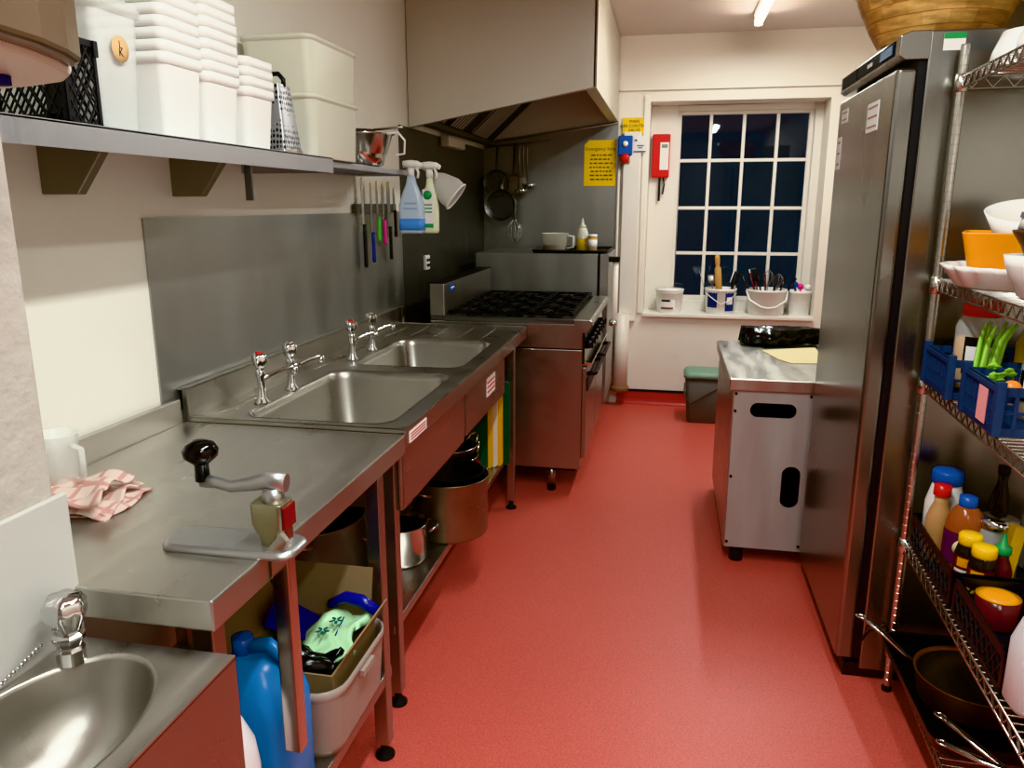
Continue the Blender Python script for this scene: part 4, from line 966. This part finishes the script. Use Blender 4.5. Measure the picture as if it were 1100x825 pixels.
cbn = thing('steel_cabinet', 'low steel cabinet with slotted side panel beside the fridge', 'cabinet', (.57,3.72,0))
KX0,KX1,KY0,KY1,KT = .272,.86,3.25,4.2,.83
MB().box(KX0,KX1,KY0,KY1,KT-.05,KT).build('cabinet_top', M['steel_top'], cbn, bevel=.004)
def stad(cx,cz,w,h): return rr2(cx,cz,w,h,min(w,h)/2-.001,8)
pnl = MB().holed([(KX0+.022,.075),(KX1-.02,.075),(KX1-.02,KT-.05),(KX0+.022,KT-.05)], [stad(.455,.697,.185,.062), stad(.547,.365,.075,.185)], .008, frame((0,KY0+.02,0),(1,0,0),(0,0,1)))
pnl.build('side_panel', M['steel_cab'], cbn)
sh_ = MB(); sh_.box(KX0+.016,KX0+.022,KY0+.02,KY1-.01,.075,KT-.05); sh_.box(KX1-.02,KX1-.012,KY0+.02,KY1-.01,.075,KT-.05); sh_.box(KX0+.022,KX1-.02,KY1-.02,KY1-.01,.075,KT-.05); sh_.box(KX0+.022,KX1-.02,KY0+.03,KY1-.02,.075,.085)
sh_.build('carcass', M['steel'], cbn)
MB().box(KX0+.03,KX1-.03,KY0+.2,KY0+.21,.09,KT-.06).build('inner_panel', M['dark'], cbn)
sc_ = MB()
for x,z in ((KX0+.03,.765),(.6,.765),(KX0+.03,.69),(KX0+.03,.4),(KX0+.03,.1),(.6,.1)): sc_.cyl((x,KY0+.013,z),(x,KY0+.008,z),.006,seg=10)
sc_.build('screw_heads', M['iron'], cbn)
for x,y in ((.35,3.31),(.8,3.31),(.35,4.12),(.8,4.12)): MB().lathe([(.03,0),(.03,.05),(.02,.055),(.02,.078)], (x,y,0), 18).build('foot', M['rubber'], cbn)
fo = tag(MB().prism([(.469,3.92),(.74,4.05),(.72,3.635),(.566,3.615),(.52,3.7)], .004, Matrix.Translation((0,0,KT+.001))).build('paper_folder', M['paper']), 'cream paper folder lying on the steel cabinet', 'folder')
o = crumple(.4,.78,4.06,4.18,KT+.085,.006,21,18).build('black_bag', M['blackbag']); m_=o.modifiers.new('Solidify','SOLIDIFY'); m_.thickness=.08; m_.offset=-1
tag(o, 'folded black plastic bag on the far end of the steel cabinet', 'bag')

# ------------------------------------------------------------------ tall fridge
fg = thing('upright_fridge', 'tall stainless upright fridge with a blue display strip', 'fridge', (1.0,2.84,0))
FX,FY0,FY1,FT = .6,2.455,3.228,2.0
MB().box(FX+.075,1.4,FY0,FY1,.04,FT).build('body', M['steel_fridge'], fg, bevel=.006)
d = MB().box(FX,FX+.055,FY0+.004,FY1-.004,.07,1.905).build('door', M['steel_fridge'], fg, bevel=.012, seg=3)
MB().box(FX+.055,FX+.075,FY0+.012,FY1-.012,.07,1.93).build('door_gasket', M['black'], fg)
MB().box(FX+.03,1.38,FY0+.02,FY1-.02,.0,.05).build('plinth', M['black'], fg)
hd = MB().prism([(FX+.015,1.925),(FX+.08,1.925),(FX+.08,FT),(FX+.028,FT),(FX,FT-.012),(FX,1.935)], FY1-FY0, frame((0,FY1,0),(1,0,0),(0,0,1)))
hd = hd.build('header', M['steel_fridge'], fg, bevel=.003)
MB().box(FX-.002,FX+.002,FY0+.05,FY1-.03,1.943,1.982).build('display_panel', M['screen'], hd)
dd_ = MB().box(FX-.0035,FX-.001,FY0+.07,FY0+.2,1.95,1.975).build('display', M['disp_blue'], hd)
MB().box(FX-.0035,FX-.001,FY0+.3,FY0+.36,1.957,1.968).build('logo', M['label'], hd)
MB().box(FX-.0035,FX-.001,FY0+.52,FY0+.53,1.943,1.982).build('divider', M['black'], hd)
def fst(y0,y1,z0,z1,rows,name='sticker'):
    s = MB().box(FX-.0015,FX,y0,y1,z0,z1).build(name, M['label'], d); q = MB()
    for k in range(rows): q.box(FX-.002,FX-.0014,y0+.012,y1-.012,z0+(z1-z0)*(k+.4)/rows,z0+(z1-z0)*(k+.6)/rows)
    q.build('printed_lines', mat('faded_red_ink','b0807c',.6), s)
fst(3.06,3.16,1.82,1.868,2); fst(2.62,2.76,1.755,1.842,3); fst(3.13,3.19,1.66,1.775,3)
gs = MB().box(.665+.045,.665+.1,FY0-.0015,FY0,1.945,1.99).build('rating_label', M['label'], fg)
MB().box(.71,.765,FY0-.002,FY0-.001,1.975,1.99).build('green_band', M['green'], gs)
MB().tube([(.672,FY0-.01,.15),(.69,FY0-.014,.19),(.74,FY0-.014,.21),(.75,FY0-.01,.19)], .004, 6).build('cable', M['black'], fg)
wbw = thing('wooden_bowl', 'large wooden bowl of glued blocks on top of the fridge', 'bowl', (.76,2.7,FT))
MB().bowl([(.15,0),(.158,.004),(.185,.05),(.215,.11),(.245,.18),(.262,.24)], .012, (.76,2.72,FT), 44).build('bowl_body', M['stave'], wbw)
bb_ = MB().loft([rrect(1.15,2.75,w,d,.02,FT+z,4) for w,d,z in ((.3,.4,.001),(.3,.4,.16),(.31,.41,.162),(.31,.41,.19))]).build('box', mat('beige_board_box','d8c296',.6,var=.1))
bb_.name = 'storage_carton'; tag(bb_, 'beige box on the fridge behind the wooden bowl', 'box')

# ------------------------------------------------------------------ wire rack
RA = math.radians(-2.6); RL, RW = 1.07, .46
RP = V(.755,2.415,0)
def RK(lx, ly, z=0): return V(RP.x + lx*math.cos(RA) + ly*math.sin(RA), RP.y + lx*math.sin(RA) - ly*math.cos(RA), z)
Mrk = Matrix.Translation(RP) @ Matrix.Rotation(RA,4,'Z') @ Matrix.Diagonal((1,-1,1,1))
rk = thing('wire_rack', 'tall chrome wire shelving rack beside the fridge, full of food and crockery', 'shelving rack', RP)
for lx in (0,RW):
    for ly in (0,RL):
        p = MB(); z = .02; prof = []
        while z < 1.94:
            prof += [(.0127,z),(.0127,z+.0225),(.0119,z+.0232),(.0119,z+.0248)]; z += .0254
        prof.append((.0127,1.952)); p.lathe([(r,zz) for r,zz in prof], RK(lx,ly), 14, smooth=False)
        po = p.build('post', M['wire'], rk)
        MB().lathe([(.016,0),(.016,.012),(.01,.016),(.01,.03)], RK(lx,ly), 12).build('levelling_foot', M['rubber'], po)
SZS = [1.875,1.33,1.035,.525,.165]
for z in SZS:
    w = MB(); w.M = Mrk
    hh = .034
    for zz in (z-.004, z-hh):
        w.tube([(0,0,zz),(RW,0,zz),(RW,RL,zz),(0,RL,zz)], .0032, 6, True)
    def truss(a, b, n):
        pts = []
        for i in range(n+1): pts.append(Vector(a).lerp(Vector(b), i/n) + V(0,0,(-.004 if i % 2 == 0 else -hh)))
        w.tube(pts, .0026, 5)
    for a,b,n in (((0,0,z),(0,RL,z),44),((RW,0,z),(RW,RL,z),44),((0,0,z),(RW,0,z),18),((0,RL,z),(RW,RL,z),18)): truss(a,b,n)
    for i in range(1,42): w.cyl((0,RL*i/42,z-.002),(RW,RL*i/42,z-.002),.002,seg=5)
    for i in (1,2): w.cyl((RW*i/3,0,z-.006),(RW*i/3,RL,z-.006),.003,seg=5)
    sh = w.build('wire_shelf', M['wire'], rk)
    for lx in (0,RW):
        for ly in (0,RL): MB().lathe([(.0135,-.045),(.018,-.043),(.0165,.003),(.0135,.004)], RK(lx,ly,z), 14).build('corner_collar', M['wire'], sh)
# ------------------------------------------------------------------ things on the rack
def ring_bowl(name, label, x, y, z, prof, m, group=None, inv=False, seg=36, wob=None, t=.005, cat='bowl'):
    if inv:
        H = prof[-1][1]; prof2 = prof
        mb = MB().bowl(prof2, t, (0,0,0), seg, Matrix.Translation((x,y,z+H)) @ Matrix.Diagonal((1,1,-1,1)), wob=wob)
    else: mb = MB().bowl(prof, t, (x,y,z), seg, wob=wob)
    return tag(mb.build(name, m), label, cat, group)
T1 = 1.876
ring_bowl('mixing_bowl','white bowl upside down at the far end of the top rack shelf',.86,2.29,T1,[(.05,0),(.06,.003),(.078,.05),(.085,.085)],M['ceramic'],inv=True)
ring_bowl('mixing_bowl','larger white bowl upside down beside the far one on the top rack shelf',.87,2.1,T1,[(.05,0),(.07,.003),(.1,.07),(.105,.105)],M['ceramic'],inv=True)
ring_bowl('blue_dish','pale blue dish resting on the upturned white bowls',.9,2.15,T1+.107,[(.05,0),(.09,.012),(.115,.03)],mat('pale_blue_ceramic','9db9dc',.25))
cup = thing('white_cup', 'white cup with a pink inside tipped on the pale blue dish', 'cup', (.9,2.12,T1+.145))
Mc = Matrix.Translation((.89,2.1,T1+.175)) @ Matrix.Rotation(-1.2,4,'X') @ Matrix.Rotation(.5,4,'Y')
MB().bowl([(.03,-.04),(.04,-.036),(.052,.03),(.054,.045)], .004, (0,0,0), 28, Mc).build('cup_body', M['ceramic'], cup)
T2 = 1.331
fl = ring_bowl('fluted_dish','white fluted pie dish holding the orange dish on the rack',.865,2.17,T2,[(.13,0),(.14,.004),(.162,.04),(.174,.055)],M['ceramic'],seg=96,wob=lambda a,z: 1+.035*math.cos(18*a)*(.3+z*12))
od = MB().vessel([(.19,.19,.03,0),(.245,.245,.02,.125),(.247,.247,.02,.129)], .006, (0,0,0), Matrix.Translation((.855,2.165,T2+.008)) @ Matrix.Rotation(-.36,4,'Z'))
tag(od.build('orange_dish', [M['orange']]), 'square orange flared dish sitting in the white fluted one', 'dish')
Mt = Matrix.Translation((.9,2.16,T2+.03)) @ Matrix.Rotation(.24,4,V(.92,-.38,0))
wbm = MB().bowl([(.07,0),(.085,.01),(.108,.12),(.128,.165)], .005, (0,0,0), 40, Mt)
tag(wbm.build('white_bowl', M['ceramic']), 'round white bowl tilted in the orange dish', 'bowl')
pb = thing('patterned_bowl', 'white bowl with a speckled brown panel at the frame edge of the rack', 'bowl', (.82,1.91,T2))
BX, BY = .825, 1.905
MB().bowl([(.05,0),(.06,.004),(.09,.07),(.095,.095)], .004, (BX,BY,T2), 36).build('bowl_body', M['ceramic'], pb)
w_ = MB(); n = 10
w_.loft([[V(BX+r*math.cos(-2.5+1.2*i/n), BY+r*math.sin(-2.5+1.2*i/n), T2+z) for i in range(n+1)] for r,z in ((.074,.03),(.0915,.068))], False, False, True, False)
w_.build('panel', mat('speckled_brown','a58a62',.5,var=.4,vs=60), pb)
bs = thing('stoneware_bowl', 'brown stoneware bowl stacked in the patterned white bowl', 'bowl', (BX,BY,T2+.075))
MB().bowl([(.045,0),(.055,.004),(.07,.04),(.088,.068),(.09,.074)], .006, (BX+.005,BY,T2+.075), 36).build('bowl_body', M['stone'], bs)
sb_ = thing('striped_bowl', 'white bowl with a grey stripe upturned on the brown stoneware bowl', 'bowl', (BX+.01,BY,T2+.15))
MB().bowl([(.045,0),(.055,.004),(.08,.05),(.085,.075)], .004, (0,0,0), 36, Matrix.Translation((BX+.01,BY,T2+.226)) @ Matrix.Diagonal((1,1,-1,1))).build('bowl_body', M['ceramic'], sb_)
MB().lathe([(.0835,.176),(.0815,.188)], (BX+.01,BY,T2), 36, caps=False).build('stripe', mat('grey_glaze','6d6a72',.3), sb_)

# blue vented crates on the third shelf
T3 = 1.036
def vented(mb, o, x, y, w, h, cols, gap=.012):
    Mx = frame(o, x, y); n = cols
    for a0,a1,b0,b1 in ((0,w,0,.018),(0,w,h-.02,h)): mb.box(a0,a1,b0,b1,-.003,.003,Mx)
    for i in range(n+1): mb.box(i*(w-.008)/n,i*(w-.008)/n+.008,0,h,-.003,.003,Mx)
    mb.box(0,w,h*.45,h*.45+.007,-.002,.002,Mx)
def blue_crate(label, ly0, ly1, lx0, lx1, h, tagm=None):
    t = thing('vented_crate', label, 'crate', RK(lx0,ly0,T3), 0, 'blue vented crates')
    m = MB(); m.M = Mrk; L = ly1-ly0
    vented(m,(lx0,ly0,T3),(0,1,0),(0,0,1),L,h,9); vented(m,(lx1,ly0,T3),(0,1,0),(0,0,1),L,h,9)
    vented(m,(lx0,ly0,T3),(1,0,0),(0,0,1),lx1-lx0,h,11); vented(m,(lx0,ly1,T3),(1,0,0),(0,0,1),lx1-lx0,h,11)
    m.box(lx0,lx1,ly0,ly1,T3,T3+.005)
    for a in (lx0,lx1):
        for b in (ly0,ly1): m.box(a-.009,a+.009,b-.009,b+.009,T3,T3+h+.012)
    for a in (lx0,lx1): m.box(a-.007,a+.007,ly0,ly1,T3+h-.012,T3+h)
    m.build('crate_body', M['navy'], t)
    if tagm:
        q = MB(); q.M = Mrk; q.box(lx0-.006,lx0-.004,ly0+L*.5,ly0+L*.75,T3+.012,T3+h-.018); q.build('pink_label', M['pinklab'], t)
    return t
blue_crate('blue vented crate at the far end of the rack holding the red-lidded jar', .03, .26, -.01, .33, .105)
blue_crate('blue vented crate with a pink label on the rack', .37, .6, -.005, .33, .11, True)
def jar(name, label, cat, x, y, z, prof, mb_, lid=None, ml=None, labels=(), fill=None, grp=None):
    t = thing(name, label, cat, (x,y,z), 0, grp)
    MB().lathe(prof, (x,y,z), 26).build('body', M[mb_] if isinstance(mb_,str) else mb_, t)
    if fill: MB().lathe(fill[0], (x,y,z+.002), 24).build('contents', M[fill[1]], t)
    if lid: MB().lathe(lid, (x,y,z), 24).build('lid', M[ml], t)
    for (r,z0,z1,m) in labels: 
        w_ = wrap(t,x,y,r,z+z0,z+z1,-3.3,-1.0,M[m]); 
    return t
def P(lx,ly): v = RK(lx,ly); return v.x, v.y
T3b = T3+.006
x,y = P(.085,.14)
jj = jar('spice_jar','large clear jar of ground spice with a bright red lid in the far blue crate','jar',x,y,T3b,[(.05,0),(.058,.006),(.06,.17),(.05,.2),(.04,.21)],M['clear'],[(.046,.2),(.048,.203),(.048,.235),(.04,.242),(0,.243)],'red',fill=([(.052,.002),(.056,.01),(.056,.14),(0,.145)],'spice'))
w1 = wrap(jj,x,y,.0608,T3b+.05,T3b+.15,-2.5,-1.3,M['black'],'label'); wrap(jj,x,y,.0612,T3b+.056,T3b+.125,-2.4,-1.4,M['label'],'printed_panel')
x,y = P(.2,.2); jar('oil_bottle','yellow oil bottle with a red cap behind the celery','bottle',x,y,T3b,[(.04,0),(.045,.006),(.045,.14),(.03,.18),(.022,.2)],'oil',[(.026,.2),(.027,.235),(0,.236)],'red')
x,y = P(.13,.46); j2 = jar('sauce_jar','clear jar with a black and white label in the pink labelled crate','jar',x,y,T3b,[(.04,0),(.046,.005),(.048,.13),(.04,.155),(.03,.165)],M['clear'],None,None,fill=([(.04,.002),(.044,.01),(.044,.1),(0,.101)],'beige'))
wrap(j2,x,y,.0488,T3b+.05,T3b+.12,-3.2,-1.2,M['black'],'label'); wrap(j2,x,y,.0492,T3b+.075,T3b+.1,-2.9,-2.3,M['label'],'printed_panel'); wrap(j2,x,y,.0492,T3b+.07,T3b+.095,-2.0,-1.5,M['label'],'printed_panel')
x,y = P(.2,.5); jar('squeeze_bottle','clear bottle with a green cap at the frame edge of the rack','bottle',x,y,T3b,[(.035,0),(.04,.005),(.04,.15),(.025,.18)],M['clear'],[(.024,.175),(.025,.21),(0,.211)],'green')
# celery standing between the crates
ce = thing('celery', 'bunch of green celery wedged between the two blue crates', 'celery', RK(.05,.32,T3))
for k in range(6):
    a = k*1.05; b0 = V(0,0,0)+V(.018*math.cos(a),.012*math.sin(a),0); 
    pts = [RK(.045+b0.x,.325+b0.y,T3+.012), RK(.05+b0.x*1.2,.315+b0.y,T3+.07), RK(.075+b0.x*1.5,.27+b0.y*1.4,T3+.16), RK(.1+b0.x*2,.24+b0.y*2,T3+.2)]
    MB().tube(pts, [.012,.012,.009,.005], 8, flat=.6).build('stalk', M['celery'], ce)
wrp = MB().tube([RK(.045,.325,T3+.004), RK(.046,.322,T3+.03), RK(.052,.312,T3+.075)], [.028,.031,.03], 16).build('wrapper', M['clear'], ce)
hb_ = thing('herb_bunch', 'small sprig of green herbs in the pink labelled crate', 'herbs', RK(.03,.5,T3+.08))
lv = MB(); rr = random.Random(4)
for k in range(26):
    c = RK(.035+rr.uniform(-.02,.02),.47+rr.uniform(-.03,.03),T3+.1+rr.uniform(-.03,.03))
    lv.sphere((0,0,0),.011,6,4,.25,Matrix.Translation(c)@Matrix.Rotation(rr.uniform(0,3),4,'X')@Matrix.Rotation(rr.uniform(0,3),4,'Z'))
lv.build('leaves', M['celery'], hb_); MB().cyl(RK(.035,.47,T3b),RK(.035,.47,T3+.1),.003,seg=6).build('stem', M['celery'], hb_)
tm = MB().sphere(RK(.03,.56,T3b+.095),.02,14,8,.9); 
tag(tm.build('orange_pepper', mat('orange_skin','e08a3a',.3)), 'small orange pepper at the top of the pink labelled crate', 'pepper')

# black lattice crates with bottles on the fourth shelf
T4 = .526
def black_crate(label, ly0, ly1, lx0, lx1, h):
    m = MB(); m.M = None; L = ly1-ly0
    def loc_lat(o,xd,yd,w,hh): 
        mm = MB(); lattice(mm,o,xd,yd,w,hh,.03,.003,55,.014,.005); m.add([Mrk @ p for p in mm.v], mm.f, False)
    loc_lat((lx0,ly0,T4),(0,1,0),(0,0,1),L,h); loc_lat((lx1,ly0,T4),(0,1,0),(0,0,1),L,h)
    loc_lat((lx0,ly0,T4),(1,0,0),(0,0,1),lx1-lx0,h); loc_lat((lx0,ly1,T4),(1,0,0),(0,0,1),lx1-lx0,h)
    mm = MB(); mm.box(lx0,lx1,ly0,ly1,T4,T4+.005); m.add([Mrk @ p for p in mm.v], mm.f, False)
    return tag(m.build('lattice_crate', M['black']), label, 'crate', 'black crates of sauces')
black_crate('black lattice crate of sauce bottles at the far end of the rack', .03, .43, .008, .38, .1)
black_crate('black lattice crate holding the tub of orange relish on the rack', .455, .8, .008, .38, .1)
T4b = T4+.006
bot = lambda r,h,nk: [(r*.9,0),(r,.006),(r,h*.62),(r*.8,h*.76),(nk,h*.88),(nk,h)]
cap = lambda r,h,ch: [(r,h-.004),(r+.001,h-.002),(r+.001,h+ch),(0,h+ch+.001)]
x,y = P(.075,.07); t = jar('mayonnaise_jar','white squeezy jar with a royal blue screw lid','jar',x,y,T4b,[(.045,0),(.052,.006),(.052,.15),(.04,.2),(.036,.215)],'white',[(.04,.212),(.042,.215),(.042,.245),(.038,.25),(0,.251)],'blue')
x,y = P(.045,.14); jar('dressing_bottle','tan dressing bottle with a red cap beside the blue-lidded jar','bottle',x,y,T4b,bot(.034,.2,.018),'beige',cap(.022,.2,.028),'red')
x,y = P(.09,.215); t = jar('sauce_bottle','amber sauce bottle with a blue cap and purple label','bottle',x,y,T4b,[(.043,0),(.05,.006),(.05,.13),(.046,.165),(.03,.19),(.02,.2)],'amber',cap(.022,.2,.025),'blue')
wrap(t,x,y,.0508,T4b+.04,T4b+.13,-3.4,-.9,M['purple'],'label'); dv = V(-x,-y,0).normalized(); MB().lathe([(.024,0),(.024,.001),(0,.001)], (0,0,0), 24, frame(V(x,y,T4b+.09)+dv*.0525,V(0,0,1).cross(dv),(0,0,1))).build('emblem', M['paper'], t)
x,y = P(.2,.12); jar('vinegar_bottle','slim dark brown bottle behind the sauce bottles','bottle',x,y,T4b,bot(.028,.27,.013),'brown',cap(.015,.27,.02),'black')
x,y = P(.16,.245); jar('glass_jar','round glass jar with a silver lid behind the yellow caps','jar',x,y,T4b,[(.05,0),(.056,.006),(.056,.12),(.045,.15),(.042,.16)],M['clear'],[(.046,.155),(.048,.158),(.048,.18),(0,.181)],'polish')
x,y = P(.33,.13); jar('glass_jug','tall clear glass jug at the back of the rack','jug',x,y,T4b,[(.06,0),(.07,.006),(.07,.15),(.05,.22),(.035,.27)],M['clear'])
for k,(lx,ly,lab) in enumerate(((.075,.315,'dark cordial bottle with a yellow cap and orange slice label, farther of two'),(.085,.39,'dark cordial bottle with a yellow cap and orange slice label, nearer of two'))):
    x,y = P(lx,ly); t = jar('cordial_bottle',lab,'bottle',x,y,T4b,[(.03,0),(.034,.006),(.034,.1),(.028,.125),(.02,.135)],'brown',[(.027,.128),(.029,.131),(.029,.152),(.025,.157),(0,.158)],'yellow',grp='yellow capped cordial bottles')
    l_ = wrap(t,x,y,.0346,T4b+.03,T4b+.1,-3.2,-1.0,M['darkred'],'label'); wrap(t,x,y,.035,T4b+.072,T4b+.096,-2.7,-1.8,M['orange'],'fruit_print'); wrap(t,x,y,.035,T4b+.056,T4b+.064,-2.9,-1.5,M['label'],'written_line'); wrap(t,x,y,.035,T4b+.034,T4b+.044,-2.9,-1.6,M['yellow'],'band')
x,y = P(.15,.33); yb = MB().box(-.014,.014,-.02,.02,0,.19, Matrix.Translation((x,y,T4b)) @ Matrix.Rotation(.2,4,'Y') @ Matrix.Rotation(-.15,4,'X'))
tag(yb.build('yellow_carton', M['yellow']), 'tall narrow yellow carton behind the cordial bottles', 'carton')
x,y = P(.135,.365); jar('chilli_sauce_bottle','red chilli sauce bottle with a pointed green nozzle','bottle',x,y,T4b,bot(.028,.135,.016),'darkred',[(.018,.13),(.02,.133),(.02,.15),(.01,.156),(.004,.185),(0,.186)],'green')
x,y = P(.09,.5); t = jar('relish_tub','round tub of orange relish in the nearer black crate','tub',x,y,T4b,[(.04,0),(.044,.005),(.05,.075)],'darkred',fill=None)
MB().lathe([(.047,.075),(.049,.077),(.03,.081),(0,.082)], (x,y,T4b), 28).build('relish', M['orange'], t)
x,y = P(.02,.86); pl = thing('plastic_bottle', 'tall white plastic bottle at the front edge of the rack', 'bottle', (x,y,T4))
MB().loft([rrect(.775,1.58,w,w,r,T4+z,6) for w,r,z in ((.09,.03,.001),(.105,.04,.012),(.105,.04,.14),(.08,.035,.19),(.05,.024,.23),(.042,.02,.25))]).build('bottle_body', M['jer_white'], pl)
MB().cyl((.775,1.58,T4+.25),(.775,1.58,T4+.28),.022,seg=18).build('cap', M['white'], pl)

# pans on the bottom shelf
T5 = .166
rt = thing('roasting_tin', 'black roasting tin on the bottom rack shelf holding the pans', 'roasting tin', (.9,2.15,T5))
MB().vessel([(.36,.5,.04,0),(.38,.52,.045,.01),(.4,.54,.05,.05),(.41,.55,.05,.052)], .003, (.91,2.13,T5)).build('tin_body', M['nonstick'], rt)
def pan(name, label, x, y, z, r, h, mo, mi_, hd, hl, rise=.08, mh='polish', cat='pan'):
    t = thing(name, label, cat, (x,y,z))
    MB().bowl([(r*.84,0),(r*.92,.005),(r,h-.004),(r+.004,h)], .003, (x,y,z), 40).build('pan_body', M[mo], t)
    MB().lathe([(r-.006,h-.008),(r*.9,.008),(0,.007)], (x,y,z), 40, caps=False).build('lining', M[mi_], t)
    d = Vector(hd).normalized(); c = V(x,y,z+h-.02)
    MB().tube([c+d*(r-.004), c+d*(r+.03)+V(0,0,.012), c+d*(r+hl*.55)+V(0,0,rise*.6), c+d*(r+hl)+V(0,0,rise)], [.006,.007,.011,.009], 10, flat=.55, up=(0,0,1)).build('handle', M[mh], t)
    e = c+d*(r+hl)+V(0,0,rise)
    MB().tube([e+d*(.0+.015*math.cos(a))+d.cross(V(0,0,1))*.009*math.sin(a) for a in [2*PI*i/12 for i in range(12)]], .003, 6, True).build('hanging_loop', M[mh], t)
    return t
pan('saute_pan','browned saute pan with a long steel handle pointing at the fridge',.88,2.13,T5+.006,.142,.085,'copper','pan_in',(-.55,.32,0),.16,.085)
pan('frying_pan','black frying pan with a long steel handle at the near end of the bottom shelf',.96,1.66,T5+.003,.13,.05,'nonstick','nonstick',(-.5,.62,0),.22,.05)
pan('frying_pan','second black frying pan lying on the near one, thin steel handle',.98,1.63,T5+.056,.13,.045,'nonstick','nonstick',(-.62,.45,0),.2,.0)
# ------------------------------------------------------------------ camera and world
cam = bpy.data.cameras.new('camera'); co = bpy.data.objects.new('camera', cam); COL.objects.link(co)
cam.sensor_fit = 'HORIZONTAL'; cam.sensor_width = 36; cam.lens = 830/1100*36; cam.clip_start = .02
pitch = math.atan(193/830); yaw = math.radians(11.35)
co.location = (0,0,1.535); co.rotation_euler = (PI/2-pitch, 0, yaw)
SC.camera = co
w = bpy.data.worlds.new('night'); SC.world = w; w.use_nodes = True
w.node_tree.nodes['Background'].inputs[0].default_value = (.27,.30,.34,1); w.node_tree.nodes['Background'].inputs[1].default_value = .6
SC.view_settings.view_transform = 'Khronos PBR Neutral'
SC.view_settings.exposure = 0.45
